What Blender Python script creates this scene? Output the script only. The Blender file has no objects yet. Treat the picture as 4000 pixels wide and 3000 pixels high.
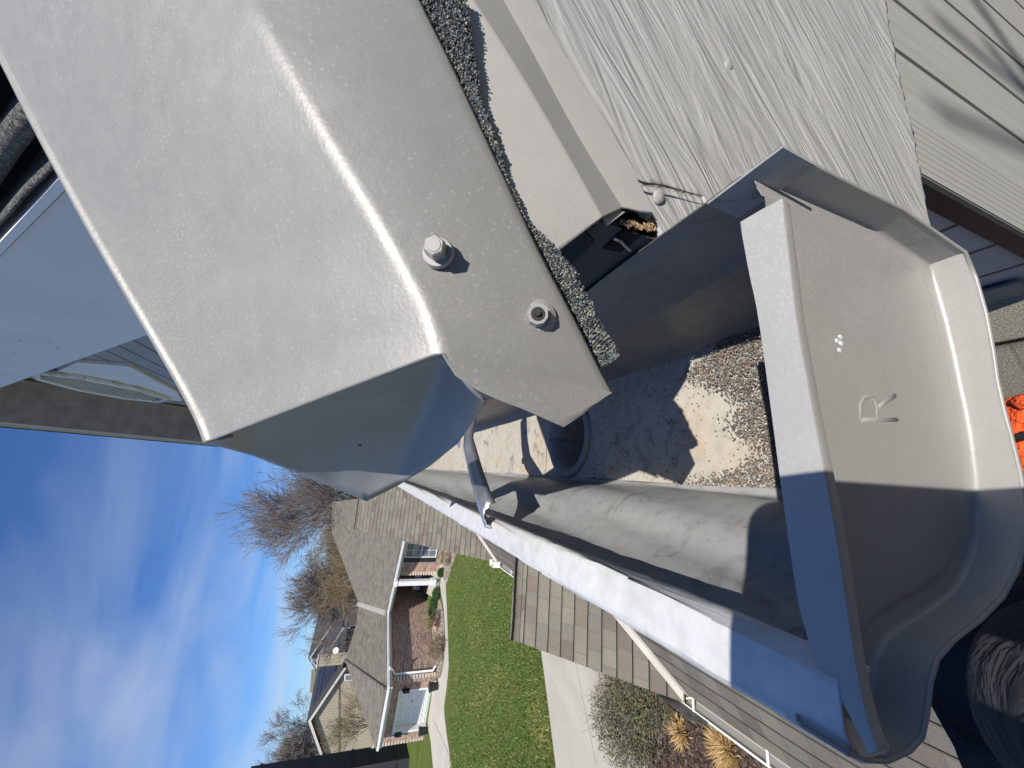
import bpy, bmesh, math, random
import numpy as np
from mathutils import Vector, Matrix
random.seed(7); rng = np.random.default_rng(7)

# ------------------------------------------------------------------ camera
F = 1500.0; CW, CH = 4000.0, 3000.0           # focal length in pixels of the 4000x3000 photograph
H = 5.7                                        # camera height above the lawn
Dn = np.array([-650., 4200., 1500.]); Dn /= np.linalg.norm(Dn)
Zc = -Dn
Yc = np.array([0, 0, 1.]) - Dn[2]*Dn; Yc /= np.linalg.norm(Yc)
Xc = np.cross(Yc, Zc)
M = np.array([Xc, Yc, Zc])                     # phone axes (right, down, forward) -> world
CAM = np.array([0, 0, H])
cd = bpy.data.cameras.new("camera"); cam = bpy.data.objects.new("camera", cd)
bpy.context.scene.collection.objects.link(cam); bpy.context.scene.camera = cam
cd.lens = 13.5; cd.sensor_width = 36; cd.clip_start = 0.005; cd.clip_end = 3000
cx = M @ np.array([0, 1, 0.]); cy = M @ np.array([1., 0, 0]); cz = M @ np.array([0, 0, -1.])
m = Matrix.Identity(4)
for i in range(3):
    m[i][0], m[i][1], m[i][2], m[i][3] = cx[i], cy[i], cz[i], CAM[i]
cam.matrix_world = m

# ------------------------------------------------------------------ sun, sky, exposure
S = bpy.context.scene
L = M @ np.array([925-1500, 3030-2000, 1500.]); L /= np.linalg.norm(L)      # light travels along L
sd = bpy.data.lights.new("sun", 'SUN'); sd.energy = 4.4; sd.angle = math.radians(0.5); sd.color = (1, .95, .87)
so = bpy.data.objects.new("sun", sd); S.collection.objects.link(so)
so.rotation_mode = 'QUATERNION'; so.rotation_quaternion = Vector(L).to_track_quat('-Z', 'Y'); so.location = (5, -10, 30)
w = bpy.data.worlds.new("World"); S.world = w; w.use_nodes = True
nt = w.node_tree; nt.nodes.clear()
def N(t, **k):
    n = nt.nodes.new(t)
    for a, b in k.items(): setattr(n, a, b)
    return n
out = N('ShaderNodeOutputWorld'); bg = N('ShaderNodeBackground'); sky = N('ShaderNodeTexSky', sky_type='NISHITA')
sky.sun_disc = False; sky.sun_elevation = math.asin(-L[2]); sky.sun_rotation = math.atan2(-L[0], -L[1])
sky.altitude = 300; sky.air_density = 1.0; sky.dust_density = .25; sky.ozone_density = 2.2
bg.inputs[1].default_value = .062
tc = N('ShaderNodeTexCoord'); sep = N('ShaderNodeSeparateXYZ')
nt.links.new(tc.outputs['Generated'], sep.inputs[0])
zz = N('ShaderNodeMath', operation='ADD'); zz.inputs[1].default_value = .16; nt.links.new(sep.outputs[2], zz.inputs[0])
dx = N('ShaderNodeMath', operation='DIVIDE'); nt.links.new(sep.outputs[0], dx.inputs[0]); nt.links.new(zz.outputs[0], dx.inputs[1])
dy = N('ShaderNodeMath', operation='DIVIDE'); nt.links.new(sep.outputs[1], dy.inputs[0]); nt.links.new(zz.outputs[0], dy.inputs[1])
cb = N('ShaderNodeCombineXYZ'); nt.links.new(dx.outputs[0], cb.inputs[0]); nt.links.new(dy.outputs[0], cb.inputs[1])
mp = N('ShaderNodeMapping'); mp.inputs['Rotation'].default_value = (0, 0, math.radians(28)); mp.inputs['Scale'].default_value = (.8, 1.25, 1)
nt.links.new(cb.outputs[0], mp.inputs[0])
nz = N('ShaderNodeTexNoise'); nz.inputs['Scale'].default_value = 1.25; nz.inputs['Detail'].default_value = 7; nz.inputs['Roughness'].default_value = .47
nz.inputs['Distortion'].default_value = .5
nt.links.new(mp.outputs[0], nz.inputs[0])
cr = N('ShaderNodeValToRGB'); cr.color_ramp.elements[0].position = .40; cr.color_ramp.elements[1].position = .76
cr.color_ramp.elements[0].color = (0, 0, 0, 1); cr.color_ramp.elements[1].color = (.56, .56, .56, 1)
nt.links.new(nz.outputs[0], cr.inputs[0])
tint = N('ShaderNodeMix', data_type='RGBA', blend_type='MULTIPLY'); tint.inputs[0].default_value = 1
tint.inputs[7].default_value = (.72, 1.08, 1.62, 1); nt.links.new(sky.outputs[0], tint.inputs[6])
hr = N('ShaderNodeMapRange'); hr.inputs[1].default_value = .80; hr.inputs[2].default_value = .42; nt.links.new(sep.outputs[2], hr.inputs[0])
cm_ = N('ShaderNodeMath', operation='MULTIPLY'); nt.links.new(cr.outputs[0], cm_.inputs[0]); nt.links.new(hr.outputs[0], cm_.inputs[1])
mx = N('ShaderNodeMix', data_type='RGBA'); mx.inputs[7].default_value = (7.4, 8.4, 10.2, 1)
nt.links.new(cm_.outputs[0], mx.inputs[0]); nt.links.new(tint.outputs[2], mx.inputs[6])
nt.links.new(mx.outputs[2], bg.inputs[0]); nt.links.new(bg.outputs[0], out.inputs[0])
S.view_settings.view_transform = 'Standard'; S.view_settings.look = 'None'
S.view_settings.exposure = 0.36; S.view_settings.gamma = 1; S.view_settings.use_curve_mapping = False

# ------------------------------------------------------------------ geometry helpers (x, y = pixels of the photograph)
vp = M @ np.array([1185-1500, 1390-2000, 1500.]); vp[2] = 0
G = vp/np.linalg.norm(vp)                      # along the gutter, away from the phone
P = np.array([-G[1], G[0], 0])                 # outward from the house
Z = np.array([0, 0, 1.])
def ray(x, y): return M @ np.array([(1500-y)/F, (x-2000)/F, 1.0])
def at(x, y, f): return CAM + ray(x, y)*f
def hz(x, y, z=0.0):
    r = ray(x, y); return CAM + r*((z-H)/r[2])
def gp(g, p, z): return CAM + g*G + p*P + np.array([0, 0, z])
def on(x, y, pt, n):
    r = ray(x, y); return CAM + r*(np.dot(np.array(pt)-CAM, n)/np.dot(r, n))
def ong(x, y, g): return on(x, y, CAM+g*G, G)
def onp(x, y, p): return on(x, y, CAM+p*P, P)
def wall_n(A, B):
    d = np.array(B)-np.array(A); n = np.array([d[1], -d[0], 0]); return n/np.linalg.norm(n)
def onw(x, y, A, B): return on(x, y, A, wall_n(A, B))
def nrm(v): v = np.array(v, float); return v/np.linalg.norm(v)
C = S.collection
SCL = 1.0                                      # true size of the far half of the house, about the phone
def tag(o, label=None, cat=None, group=None, kind=None):
    if label: o['label'] = label
    if cat: o['category'] = cat
    if group: o['group'] = group
    if kind: o['kind'] = kind
    return o
def thing(name, loc, label, cat, group=None):
    o = bpy.data.objects.new(name, None); o.empty_display_size = .1; o.location = Vector(CAM+(np.array(loc)-CAM)*SCL); C.objects.link(o)
    return tag(o, label, cat, group)
def adopt(o, parent):
    o.parent = parent
    q = parent; off = Vector((0, 0, 0))
    if q.type == 'EMPTY': off = q.location
    o.matrix_parent_inverse = Matrix.Translation(-off)
def mo(name, v, f, mat, parent=None, smooth=False, uv=None, thick=0, bevel=0, cols=None, off=-1, wn=False):
    v = [CAM+(np.array(a, float)-CAM)*SCL for a in v]
    if uv is not None: uv = (CAM+(np.array(uv[0])-CAM)*SCL, uv[1], uv[2])
    me = bpy.data.meshes.new(name); me.from_pydata([tuple(map(float, a)) for a in v], [], [tuple(a) for a in f]); me.update()
    if smooth:
        for p in me.polygons: p.use_smooth = True
    if uv is not None:
        ul = me.uv_layers.new(name='UVMap'); o0, ud, vd = uv
        for l in me.loops:
            c = np.array(me.vertices[l.vertex_index].co)-o0; ul.data[l.index].uv = (c @ ud, c @ vd)
    if cols is not None:
        ca = me.color_attributes.new(name='Col', type='FLOAT_COLOR', domain='POINT')
        ca.data.foreach_set('color', np.array(cols, np.float32).ravel())
    o = bpy.data.objects.new(name, me); C.objects.link(o); me.materials.append(mat)
    if parent is not None: adopt(o, parent)
    if thick:
        s = o.modifiers.new('s', 'SOLIDIFY'); s.thickness = thick; s.offset = off
    if bevel:
        b = o.modifiers.new('b', 'BEVEL'); b.width = bevel; b.segments = 2; b.limit_method = 'ANGLE'
    if wn:
        bm_ = bmesh.new(); bm_.from_mesh(me); bmesh.ops.remove_doubles(bm_, verts=bm_.verts[:], dist=2e-5); bmesh.ops.recalc_face_normals(bm_, faces=bm_.faces[:]); bm_.to_mesh(me); bm_.free()
        me.set_sharp_from_angle(angle=math.radians(55)); k = o.modifiers.new('n', 'WEIGHTED_NORMAL'); k.keep_sharp = True; k.weight = 90
    return o
class MB:
    def __init__(s): s.v = []; s.f = []; s.c = []
    def add(s, v, f, col=None):
        b = len(s.v); s.v += [np.array(a, float) for a in v]; s.f += [tuple(b+i for i in a) for a in f]
        if col is not None: s.c += [col]*len(v)
        return s
    def box(s, o, a, b, c):            # corner o and three edge vectors
        o = np.array(o, float); a, b, c = map(np.array, (a, b, c))
        v = [o, o+a, o+a+b, o+b, o+c, o+a+c, o+a+b+c, o+b+c]
        if np.dot(np.cross(a, b), c) < 0: fs = [(0, 1, 2, 3), (7, 6, 5, 4), (4, 5, 1, 0), (5, 6, 2, 1), (6, 7, 3, 2), (7, 4, 0, 3)]
        else: fs = [(3, 2, 1, 0), (4, 5, 6, 7), (0, 1, 5, 4), (1, 2, 6, 5), (2, 3, 7, 6), (3, 0, 4, 7)]
        return s.add(v, fs)
    def slab(s, pts, n, t):            # polygon pts extruded by t along n
        n = np.array(n, float); k = len(pts); pts = [np.array(p, float) for p in pts]
        nn = np.zeros(3)
        for i in range(k): nn += np.cross(pts[i], pts[(i+1) % k])
        if nn @ n < 0: pts = pts[::-1]
        v = [p+n*t for p in pts]+pts
        fs = [tuple(range(k)), tuple(range(2*k-1, k-1, -1))]+[(i, k+i, k+(i+1) % k, (i+1) % k) for i in range(k)]
        return s.add(v, fs)
    def tube(s, pts, r, n=6, cap=True):
        pts = [np.array(p, float) for p in pts]; rr = r if hasattr(r, '__len__') else [r]*len(pts)
        vs = []; fs = []; u = None
        for i, p in enumerate(pts):
            d = nrm(pts[min(i+1, len(pts)-1)]-pts[max(i-1, 0)])
            if u is None: u = np.cross(d, [0, 0, 1.] if abs(d[2]) < .9 else [1., 0, 0])
            u = nrm(u-d*(u @ d)); w_ = np.cross(d, u)
            for k in range(n):
                a = 2*math.pi*k/n; vs.append(p+rr[i]*(u*math.cos(a)+w_*math.sin(a)))
        for i in range(len(pts)-1):
            for k in range(n):
                fs.append((i*n+k, i*n+(k+1) % n, (i+1)*n+(k+1) % n, (i+1)*n+k))
        if cap: fs += [tuple(range(n-1, -1, -1)), tuple(range((len(pts)-1)*n, len(pts)*n))]
        return s.add(vs, fs)
    def build(s, name, mat, parent=None, **k):
        return mo(name, s.v, s.f, mat, parent, cols=(s.c if s.c else None), **k)
def blob(c, r, seg=10, rings=7, rough=.15):
    v = []; f = []
    for i in range(rings+1):
        th = math.pi*i/rings
        for k in range(seg):
            ph = 2*math.pi*k/seg; q = 1+rough*(random.random()-.5)*2
            v.append(np.array(c)+np.array([r[0]*math.sin(th)*math.cos(ph), r[1]*math.sin(th)*math.sin(ph), r[2]*math.cos(th)])*q)
    for i in range(rings):
        for k in range(seg): f.append((i*seg+k, (i+1)*seg+k, (i+1)*seg+(k+1) % seg, i*seg+(k+1) % seg))
    return v, f
def grid(rows):                         # rows of points -> verts, faces
    k = len(rows[0]); v = [p for r in rows for p in r]; f = []
    for i in range(len(rows)-1):
        for j in range(k-1): f.append((i*k+j, i*k+j+1, (i+1)*k+j+1, (i+1)*k+j))
    return v, f
def lerp(a, b, t): return np.array(a, float)*(1-t)+np.array(b, float)*t
def poly_at(pl, t):                     # point at parameter t (0..1 by arc length) of polyline
    pl = [np.array(p, float) for p in pl]; d = [0]
    for i in range(1, len(pl)): d.append(d[-1]+np.linalg.norm(pl[i]-pl[i-1]))
    s_ = t*d[-1]
    for i in range(1, len(pl)):
        if s_ <= d[i]+1e-9: return lerp(pl[i-1], pl[i], (s_-d[i-1])/max(d[i]-d[i-1], 1e-9))
    return pl[-1]

# ------------------------------------------------------------------ materials
def newmat(name):
    m_ = bpy.data.materials.new(name); m_.use_nodes = True; t = m_.node_tree
    b = t.nodes['Principled BSDF']; return m_, t, b
def nd(t, ty, ins=None, **k):
    n = t.nodes.new(ty)
    for a, b in k.items(): setattr(n, a, b)
    if ins:
        for a, b in ins.items():
            if isinstance(b, bpy.types.NodeSocket): t.links.new(b, n.inputs[a])
            else: n.inputs[a].default_value = b
    return n
def c4(c): return (c[0], c[1], c[2], 1)
def ramp(t, fac, stops):
    r = t.nodes.new('ShaderNodeValToRGB'); t.links.new(fac, r.inputs[0]); e = r.color_ramp.elements
    while len(e) < len(stops): e.new(.5)
    for i, (p, c) in enumerate(stops): e[i].position = p; e[i].color = c4(c)
    return r.outputs[0]
def mixc(t, f, a, b, bt='MIX'):
    n = t.nodes.new('ShaderNodeMix'); n.data_type = 'RGBA'; n.blend_type = bt
    for i, x in ((0, f), (6, a), (7, b)):
        if isinstance(x, bpy.types.NodeSocket): t.links.new(x, n.inputs[i])
        else: n.inputs[i].default_value = x if i == 0 else c4(x)
    return n.outputs[2]
def noise(t, vec, sc, det=4, ro=.55, dist=0):
    n = nd(t, 'ShaderNodeTexNoise', {'Scale': sc, 'Detail': det, 'Roughness': ro, 'Distortion': dist})
    if vec is not None: t.links.new(vec, n.inputs[0])
    return n.outputs[0]
def mapping(t, vec, sc=(1, 1, 1), rot=(0, 0, 0)):
    n = nd(t, 'ShaderNodeMapping', {'Scale': sc, 'Rotation': rot}); t.links.new(vec, n.inputs[0]); return n.outputs[0]
def bump(t, b, h, strength, dist, prev=None):
    n = nd(t, 'ShaderNodeBump', {'Strength': strength, 'Distance': dist}); t.links.new(h, n.inputs['Height'])
    if prev is not None: t.links.new(prev, n.inputs['Normal'])
    t.links.new(n.outputs[0], b.inputs['Normal']); return n.outputs[0]
def simple(name, col, rough=.6, metal=0, sc=8, amt=.18, bs=0, bsc=60, bd=.002, spec=.5):
    m_, t, b = newmat(name); o = nd(t, 'ShaderNodeTexCoord').outputs['Object']
    n = noise(t, o, sc, 6)
    dk = [c*(1-amt) for c in col]; lt = [min(1, c*(1+amt)) for c in col]
    t.links.new(ramp(t, n, [(.3, dk), (.7, lt)]), b.inputs['Base Color'])
    b.inputs['Roughness'].default_value = rough; b.inputs['Metallic'].default_value = metal
    b.inputs['Specular IOR Level'].default_value = spec
    if bs: bump(t, b, noise(t, o, bsc, 5), bs, bd)
    return m_
def paint_metal(name, col, rough=.42, speck=1.0, dirt=.0, metal=.15, worn=0.0, wavy=0.0):
    m_, t, b = newmat(name); o = nd(t, 'ShaderNodeTexCoord').outputs['Object']
    big = noise(t, o, 14, 5); fine = noise(t, o, 900, 2); mid = noise(t, o, 130, 5, .6)
    c = ramp(t, big, [(.25, [k*.93 for k in col]), (.75, [min(1, k*1.07) for k in col])])
    c = mixc(t, mid, [k*.9 for k in col], c) if dirt == 0 else mixc(t, ramp(t, mid, [(.42, (0, 0, 0)), (.66, (dirt, dirt, dirt))]), c, (.20, .19, .17))
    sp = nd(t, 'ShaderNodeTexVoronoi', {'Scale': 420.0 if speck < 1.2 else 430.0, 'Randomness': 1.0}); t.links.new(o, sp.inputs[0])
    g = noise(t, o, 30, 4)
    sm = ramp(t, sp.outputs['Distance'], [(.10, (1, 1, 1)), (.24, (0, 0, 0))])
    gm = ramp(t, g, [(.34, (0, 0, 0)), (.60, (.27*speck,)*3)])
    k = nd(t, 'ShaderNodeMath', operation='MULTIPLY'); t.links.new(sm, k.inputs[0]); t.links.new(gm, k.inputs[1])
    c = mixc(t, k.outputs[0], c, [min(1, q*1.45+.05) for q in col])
    if worn:
        sp2 = nd(t, 'ShaderNodeTexVoronoi', {'Scale': 900.0}); t.links.new(o, sp2.inputs[0])
        m1 = ramp(t, sp2.outputs['Distance'], [(.18, (1, 1, 1)), (.36, (0, 0, 0))]); m2 = ramp(t, noise(t, o, 11, 5, .7), [(.46, (0, 0, 0)), (.66, (.5*worn,)*3)])
        k2 = nd(t, 'ShaderNodeMath', operation='MULTIPLY'); t.links.new(m1, k2.inputs[0]); t.links.new(m2, k2.inputs[1])
        c = mixc(t, k2.outputs[0], c, [min(1, q*1.55+.06) for q in col])
        st = noise(t, mapping(t, o, (9, 60, 14), (.4, .9, .3)), 1.0, 6, .7, .8); c = mixc(t, ramp(t, st, [(.55, (0, 0, 0)), (.74, (.30*worn,)*3)]), c, [q*.62 for q in col])
        sc_ = noise(t, mapping(t, o, (700, 30, 160), (.7, .2, 1.1)), 1.0, 2, .5); c = mixc(t, ramp(t, sc_, [(.70, (0, 0, 0)), (.76, (.35*worn,)*3)]), c, [q*1.35 for q in col])
    t.links.new(c, b.inputs['Base Color'])
    rr = nd(t, 'ShaderNodeMapRange', {'To Min': rough-.08, 'To Max': rough+.12}); t.links.new(mid, rr.inputs[0]); t.links.new(rr.outputs[0], b.inputs['Roughness'])
    b.inputs['Metallic'].default_value = metal
    p1 = bump(t, b, noise(t, o, 420, 2, .7), .09*max(speck, .6), .0005)
    p2_ = bump(t, b, fine, .3, .0002, p1)
    if wavy: bump(t, b, noise(t, o, 26, 3, .55, .6), wavy, .0016, p2_)
    return m_
def stained(name, col, rust=.5):
    m_ = paint_metal(name, col, .5, .3, dirt=.30, metal=0); t = m_.node_tree; b = t.nodes['Principled BSDF']; o = nd(t, 'ShaderNodeTexCoord').outputs['Object']
    src = b.inputs['Base Color'].links[0].from_socket
    n = noise(t, o, 48, 6, .65, .8); n2 = noise(t, o, 22, 4, .6, .3); n3 = noise(t, o, 260, 3, .6)
    c = mixc(t, ramp(t, n2, [(.48, (0, 0, 0)), (.68, (rust,)*3)]), src, (.52, .36, .20))
    c = mixc(t, ramp(t, n, [(.56, (0, 0, 0)), (.70, (.75,)*3)]), c, (.13, .115, .10)); c = mixc(t, ramp(t, n3, [(.66, (0, 0, 0)), (.74, (.5,)*3)]), c, (.07, .06, .055))
    t.links.new(c, b.inputs['Base Color']); return m_
def shingle(name, row=.143, wid=.15, dark=1.0, gran=1.0):
    m_, t, b = newmat(name); uvn = nd(t, 'ShaderNodeTexCoord').outputs['UV']
    # slight waviness
    nv = nd(t, 'ShaderNodeTexNoise', {'Scale': 1.3, 'Detail': 2.0}); t.links.new(uvn, nv.inputs[0])
    va = nd(t, 'ShaderNodeVectorMath', operation='MULTIPLY_ADD'); va.inputs[1].default_value = (.02, .02, 0); t.links.new(nv.outputs['Color'], va.inputs[0]); t.links.new(uvn, va.inputs[2])
    vec = va.outputs[0]
    br = nd(t, 'ShaderNodeTexBrick', {'Color1': (0, 0, 0, 1), 'Color2': (1, 1, 1, 1), 'Mortar': (.5, .5, .5, 1), 'Scale': 1.0, 'Mortar Size': .0035, 'Mortar Smooth': .2, 'Brick Width': wid, 'Row Height': row}, offset=.37, squash=1.55, squash_frequency=3)
    t.links.new(vec, br.inputs[0])
    c = ramp(t, br.outputs['Color'], [(0, (.130, .114, .100)), (.22, (.160, .138, .118)), (.42, (.185, .176, .148)), (.62, (.156, .147, .129)), (.8, (.196, .188, .152)), (1, (.142, .135, .125))])
    c = mixc(t, .35, c, ramp(t, noise(t, uvn, 2.2, 6, .7), [(.3, (.3, .29, .27)), (.7, (.72, .70, .66))]), 'OVERLAY')
    gr = noise(t, uvn, 330, 2, .7)
    c = mixc(t, .75*gran, c, ramp(t, gr, [(.32, (.12, .11, .10)), (.5, (.5, .5, .5)), (.68, (1, .96, .9))]), 'OVERLAY')
    sepn = nd(t, 'ShaderNodeSeparateXYZ'); t.links.new(vec, sepn.inputs[0])
    fr = nd(t, 'ShaderNodeMath', operation='DIVIDE'); fr.inputs[1].default_value = row; t.links.new(sepn.outputs[1], fr.inputs[0])
    fr2 = nd(t, 'ShaderNodeMath', operation='FRACT'); t.links.new(fr.outputs[0], fr2.inputs[0])
    line = ramp(t, fr2.outputs[0], [(0, (0, 0, 0)), (.045, (.02, .02, .02)), (.075, (1, 1, 1)), (.86, (1, 1, 1)), (1, (.68, .67, .68))])
    c = mixc(t, 1.0, c, line, 'MULTIPLY')
    mort = mixc(t, br.outputs['Fac'], (1, 1, 1), (.72, .70, .69))
    c = mixc(t, 1.0, c, mort, 'MULTIPLY')
    if dark != 1.0: c = mixc(t, 1.0, c, (dark,)*3, 'MULTIPLY')
    t.links.new(c, b.inputs['Base Color']); b.inputs['Roughness'].default_value = .9; b.inputs['Specular IOR Level'].default_value = .25
    p1 = bump(t, b, gr, .5, .002); bump(t, b, fr2.outputs[0], .35, .012, p1)
    return m_
def brickmat(name):
    m_, t, b = newmat(name); uvn = nd(t, 'ShaderNodeTexCoord').outputs['UV']
    br = nd(t, 'ShaderNodeTexBrick', {'Color1': (0, 0, 0, 1), 'Color2': (1, 1, 1, 1), 'Mortar': (.5, .5, .5, 1), 'Scale': 1.0, 'Mortar Size': .009, 'Mortar Smooth': .1, 'Brick Width': .26, 'Row Height': .085, 'Bias': 0.0})
    t.links.new(uvn, br.inputs[0])
    c = ramp(t, br.outputs['Color'], [(0, (.12, .07, .055)), (.3, (.30, .155, .11)), (.6, (.38, .215, .155)), (.85, (.45, .29, .21)), (1, (.22, .12, .09))])
    c = mixc(t, br.outputs['Fac'], c, (.55, .50, .43)); c = mixc(t, .25, c, ramp(t, noise(t, uvn, 40, 3), [(.3, (.25, .25, .25)), (.7, (.9, .9, .9))]), 'OVERLAY')
    t.links.new(c, b.inputs['Base Color']); b.inputs['Roughness'].default_value = .9
    iv = nd(t, 'ShaderNodeMath', operation='SUBTRACT'); iv.inputs[0].default_value = 1; t.links.new(br.outputs['Fac'], iv.inputs[1])
    bump(t, b, iv.outputs[0], .6, .01)
    return m_
def groove(name, col, axis, per, w_=.05, depth=.006, lap=False, rough=.65):
    # siding: lines across UV axis every per metres
    m_, t, b = newmat(name); uvn = nd(t, 'ShaderNodeTexCoord').outputs['UV']
    sepn = nd(t, 'ShaderNodeSeparateXYZ'); t.links.new(uvn, sepn.inputs[0])
    fr = nd(t, 'ShaderNodeMath', operation='DIVIDE'); fr.inputs[1].default_value = per; t.links.new(sepn.outputs[axis], fr.inputs[0])
    f2 = nd(t, 'ShaderNodeMath', operation='FRACT'); t.links.new(fr.outputs[0], f2.inputs[0])
    ln = ramp(t, f2.outputs[0], [(0, (.0, .0, .0)), (w_, (.03, .03, .03)), (w_*1.3, (1, 1, 1)), (1, (1, 1, 1))])
    st = mapping(t, uvn, (60, 3, 1) if axis == 0 else (3, 60, 1))
    gr = noise(t, st, 1.0, 5, .6)
    c = ramp(t, gr, [(.3, [k*.9 for k in col]), (.7, [min(1, k*1.08) for k in col])])
    t.links.new(mixc(t, 1, c, mixc(t, ln, (.16, .16, .17), (1, 1, 1)), 'MULTIPLY'), b.inputs['Base Color'])
    b.inputs['Roughness'].default_value = rough
    p1 = bump(t, b, gr, .3, .002); bump(t, b, ln if not lap else f2.outputs[0], .8, depth, p1)
    return m_
# ------------------------------------------------------------------ materials in use
MAT = dict(
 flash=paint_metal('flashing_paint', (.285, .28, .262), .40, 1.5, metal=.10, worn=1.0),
 drip=paint_metal('drip_paint', (.42, .41, .38), .55, .5, metal=.1),
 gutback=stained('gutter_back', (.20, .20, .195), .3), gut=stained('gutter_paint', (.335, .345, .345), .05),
 gutfloor=stained('gutter_floor', (.50, .465, .40)),
 hem=paint_metal('hem_paint', (.43, .425, .405), .5, .6, metal=.1, worn=.5, wavy=.2), lip=paint_metal('gutter_lip', (.64, .635, .625), .45, .8, dirt=.22, metal=.05, worn=1.0),
 cap=paint_metal('cap_paint', (.36, .352, .335), .42, .5, metal=.12, worn=.45, wavy=.35),
 alu=simple('aluminium', (.62, .63, .66), .28, .85, 120, .1, .15, 300, .0005),
 screw=simple('screw_paint', (.33, .325, .31), .42, .15, 60, .06),
 white=simple('white_paint', (.78, .78, .76), .5, 0, 3, .05),
 cream=simple('cream_paint', (.60, .57, .50), .6, 0, 3, .06),
 blue_trim=simple('trim_paint', (.74, .74, .74), .6, 0, 6, .05, .25, 40, .003),
 black=simple('black_plastic', (.018, .018, .02), .5),
 blackhole=simple('dark_gap', (.012, .011, .010), .95),
 concrete=simple('concrete', (.40, .375, .32), .9, 0, 1.2, .13, .2, 60, .003),
 rot=simple('rotten_wood', (.30, .19, .10), .95, 0, 300, .6, .8, 500, .002),
 chaulk=simple('white_caulk', (.66, .70, .69), .35, 0, 200, .12),
 sh=shingle('shingles'), sh_dark=shingle('shingles_shaded_mix', dark=.9),
 sh_far=shingle('shingles_neighbour', row=.15, wid=.33, gran=.5),
 brick=brickmat('brick'),
)
def woodmat():
    m_, t, b = newmat('painted_cedar'); uvn = nd(t, 'ShaderNodeTexCoord').outputs['UV']
    v1 = mapping(t, uvn, (10, 85, 1)); n1 = noise(t, v1, 1.0, 3, .5, 2.6)
    v2 = mapping(t, uvn, (30, 420, 1)); n2 = noise(t, v2, 1.0, 3, .6, .8)
    wv = nd(t, 'ShaderNodeTexNoise', {'Scale': 9.0, 'Detail': 3.0}); t.links.new(uvn, wv.inputs[0])
    c = ramp(t, n1, [(.3, (.325, .32, .30)), (.7, (.41, .405, .385))])
    t.links.new(c, b.inputs['Base Color']); b.inputs['Roughness'].default_value = .6
    p1 = bump(t, b, n1, .55, .0040); p2 = bump(t, b, n2, .10, .0010, p1); bump(t, b, wv.outputs[0], .5, .006, p2)
    return m_
MAT['wood'] = woodmat()
MAT['panel'] = groove('panel_siding', (.33, .325, .30), 0, .138, .07, .006)
MAT['lap2'] = groove('gable_lap_siding', (.34, .34, .35), 1, .19, .09, .01, True)
MAT['lap'] = groove('lap_siding', (.34, .34, .35), 1, .13, .07, .01, True)

# ------------------------------------------------------------------ gutter beside the phone
g0, g1 = .062, 1.55
base = gp(.06, -.04, -.174)
gut = thing('rain_gutter', base, 'grey foreground gutter with roof grit, white lip and end cap stamped R', 'gutter')
ZT, ZF, PB, PF = -.0845, -.174, -.0825, .0015
def gs():                                    # stations along the gutter
    return np.concatenate([[.0515, .056], np.linspace(g0, .6, 34), np.linspace(.65, g1, 16)])
def wob(g, k): return .0006*math.sin(g*37+k)+.0004*math.sin(g*91+2*k)
def sweep(name, prof, mat, thick=.0009, smooth=True, gg=None, off=0):
    rows = []
    if name != 'front_lip': gg = gs()[2:]
    for g in (gs() if gg is None else gg):
        rows.append([gp(g, p+wob(g, i), z+wob(g, i+3)*.6) for i, (p, z) in enumerate(prof)])
    v, f = grid(rows)
    return mo(name, v, f, mat, gut, smooth=smooth, thick=thick, off=off, wn=True)
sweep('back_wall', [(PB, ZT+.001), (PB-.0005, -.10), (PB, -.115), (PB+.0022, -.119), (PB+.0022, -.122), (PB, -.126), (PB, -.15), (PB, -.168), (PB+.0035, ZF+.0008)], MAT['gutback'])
fp = [(PF-.0035, ZF+.0005), (PF, ZF+.003), (PF+.0015, -.160), (PF+.005, -.147), (PF+.0115, -.137), (PF+.0195, -.130), (PF+.026, -.122), (PF+.0305, -.112), (PF+.034, -.101), (PF+.0375, -.0935)]
def cm(pts, n=4):                            # smooth 2-D profile
    o = []; q = [pts[0]]+pts+[pts[-1]]
    for i in range(1, len(q)-2):
        for k in range(n):
            t = k/n; a, b_, c_, d = [np.array(x) for x in q[i-1:i+3]]
            o.append(tuple(.5*((2*b_)+(-a+c_)*t+(2*a-5*b_+4*c_-d)*t*t+(-a+3*b_-3*c_+d)*t**3)))
    return o+[pts[-1]]
sweep('front_wall', cm(fp, 3), MAT['gut'])
sweep('front_lip', cm([(.0302, -.0925), (.0292, -.0875), (.0300, -.0848), (.0330, -.0840), (.0400, -.0843), (.0425, -.0856), (.0432, -.0890), (.0428, -.096)], 3), MAT['lip'], .001)
# floor with the outlet hole
oc = hz(2222, 1705, H-.174); og, op = (oc-CAM) @ G, (oc-CAM) @ P
orad = .0315; hw = .045
fl = MB()
def frow(ga, gb, n):
    rows = [[gp(g, PB+.0035+(PF-.0035-PB-.0035)*t, ZF+.0006*math.sin(g*60+t*7)) for t in np.linspace(0, 1, 9)] for g in np.linspace(ga, gb, n)]
    v, f = grid(rows); fl.add(v, f)
frow(g0, og-hw, 20); frow(og+hw, g1, 30)
pl_, pr_ = PB+.0035, PF-.0035; K = 48; rows = []
for k in range(K+1):
    a = 2*math.pi*k/K; cs, sn = math.cos(a), math.sin(a)
    tg = hw/abs(cs) if abs(cs) > 1e-6 else 1e9; tp = ((pr_-op) if sn > 0 else (op-pl_))/abs(sn) if abs(sn) > 1e-6 else 1e9
    R_ = min(tg, tp); rows.append([gp(og+cs*orad, op+sn*orad, ZF-.002), gp(og+cs*(orad+.0035), op+sn*(orad+.0035), ZF+.0008), gp(og+cs*max(R_, orad+.004), op+sn*max(R_, orad+.004), ZF)])
v, f = grid(rows); fl.add(v, f)
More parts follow.
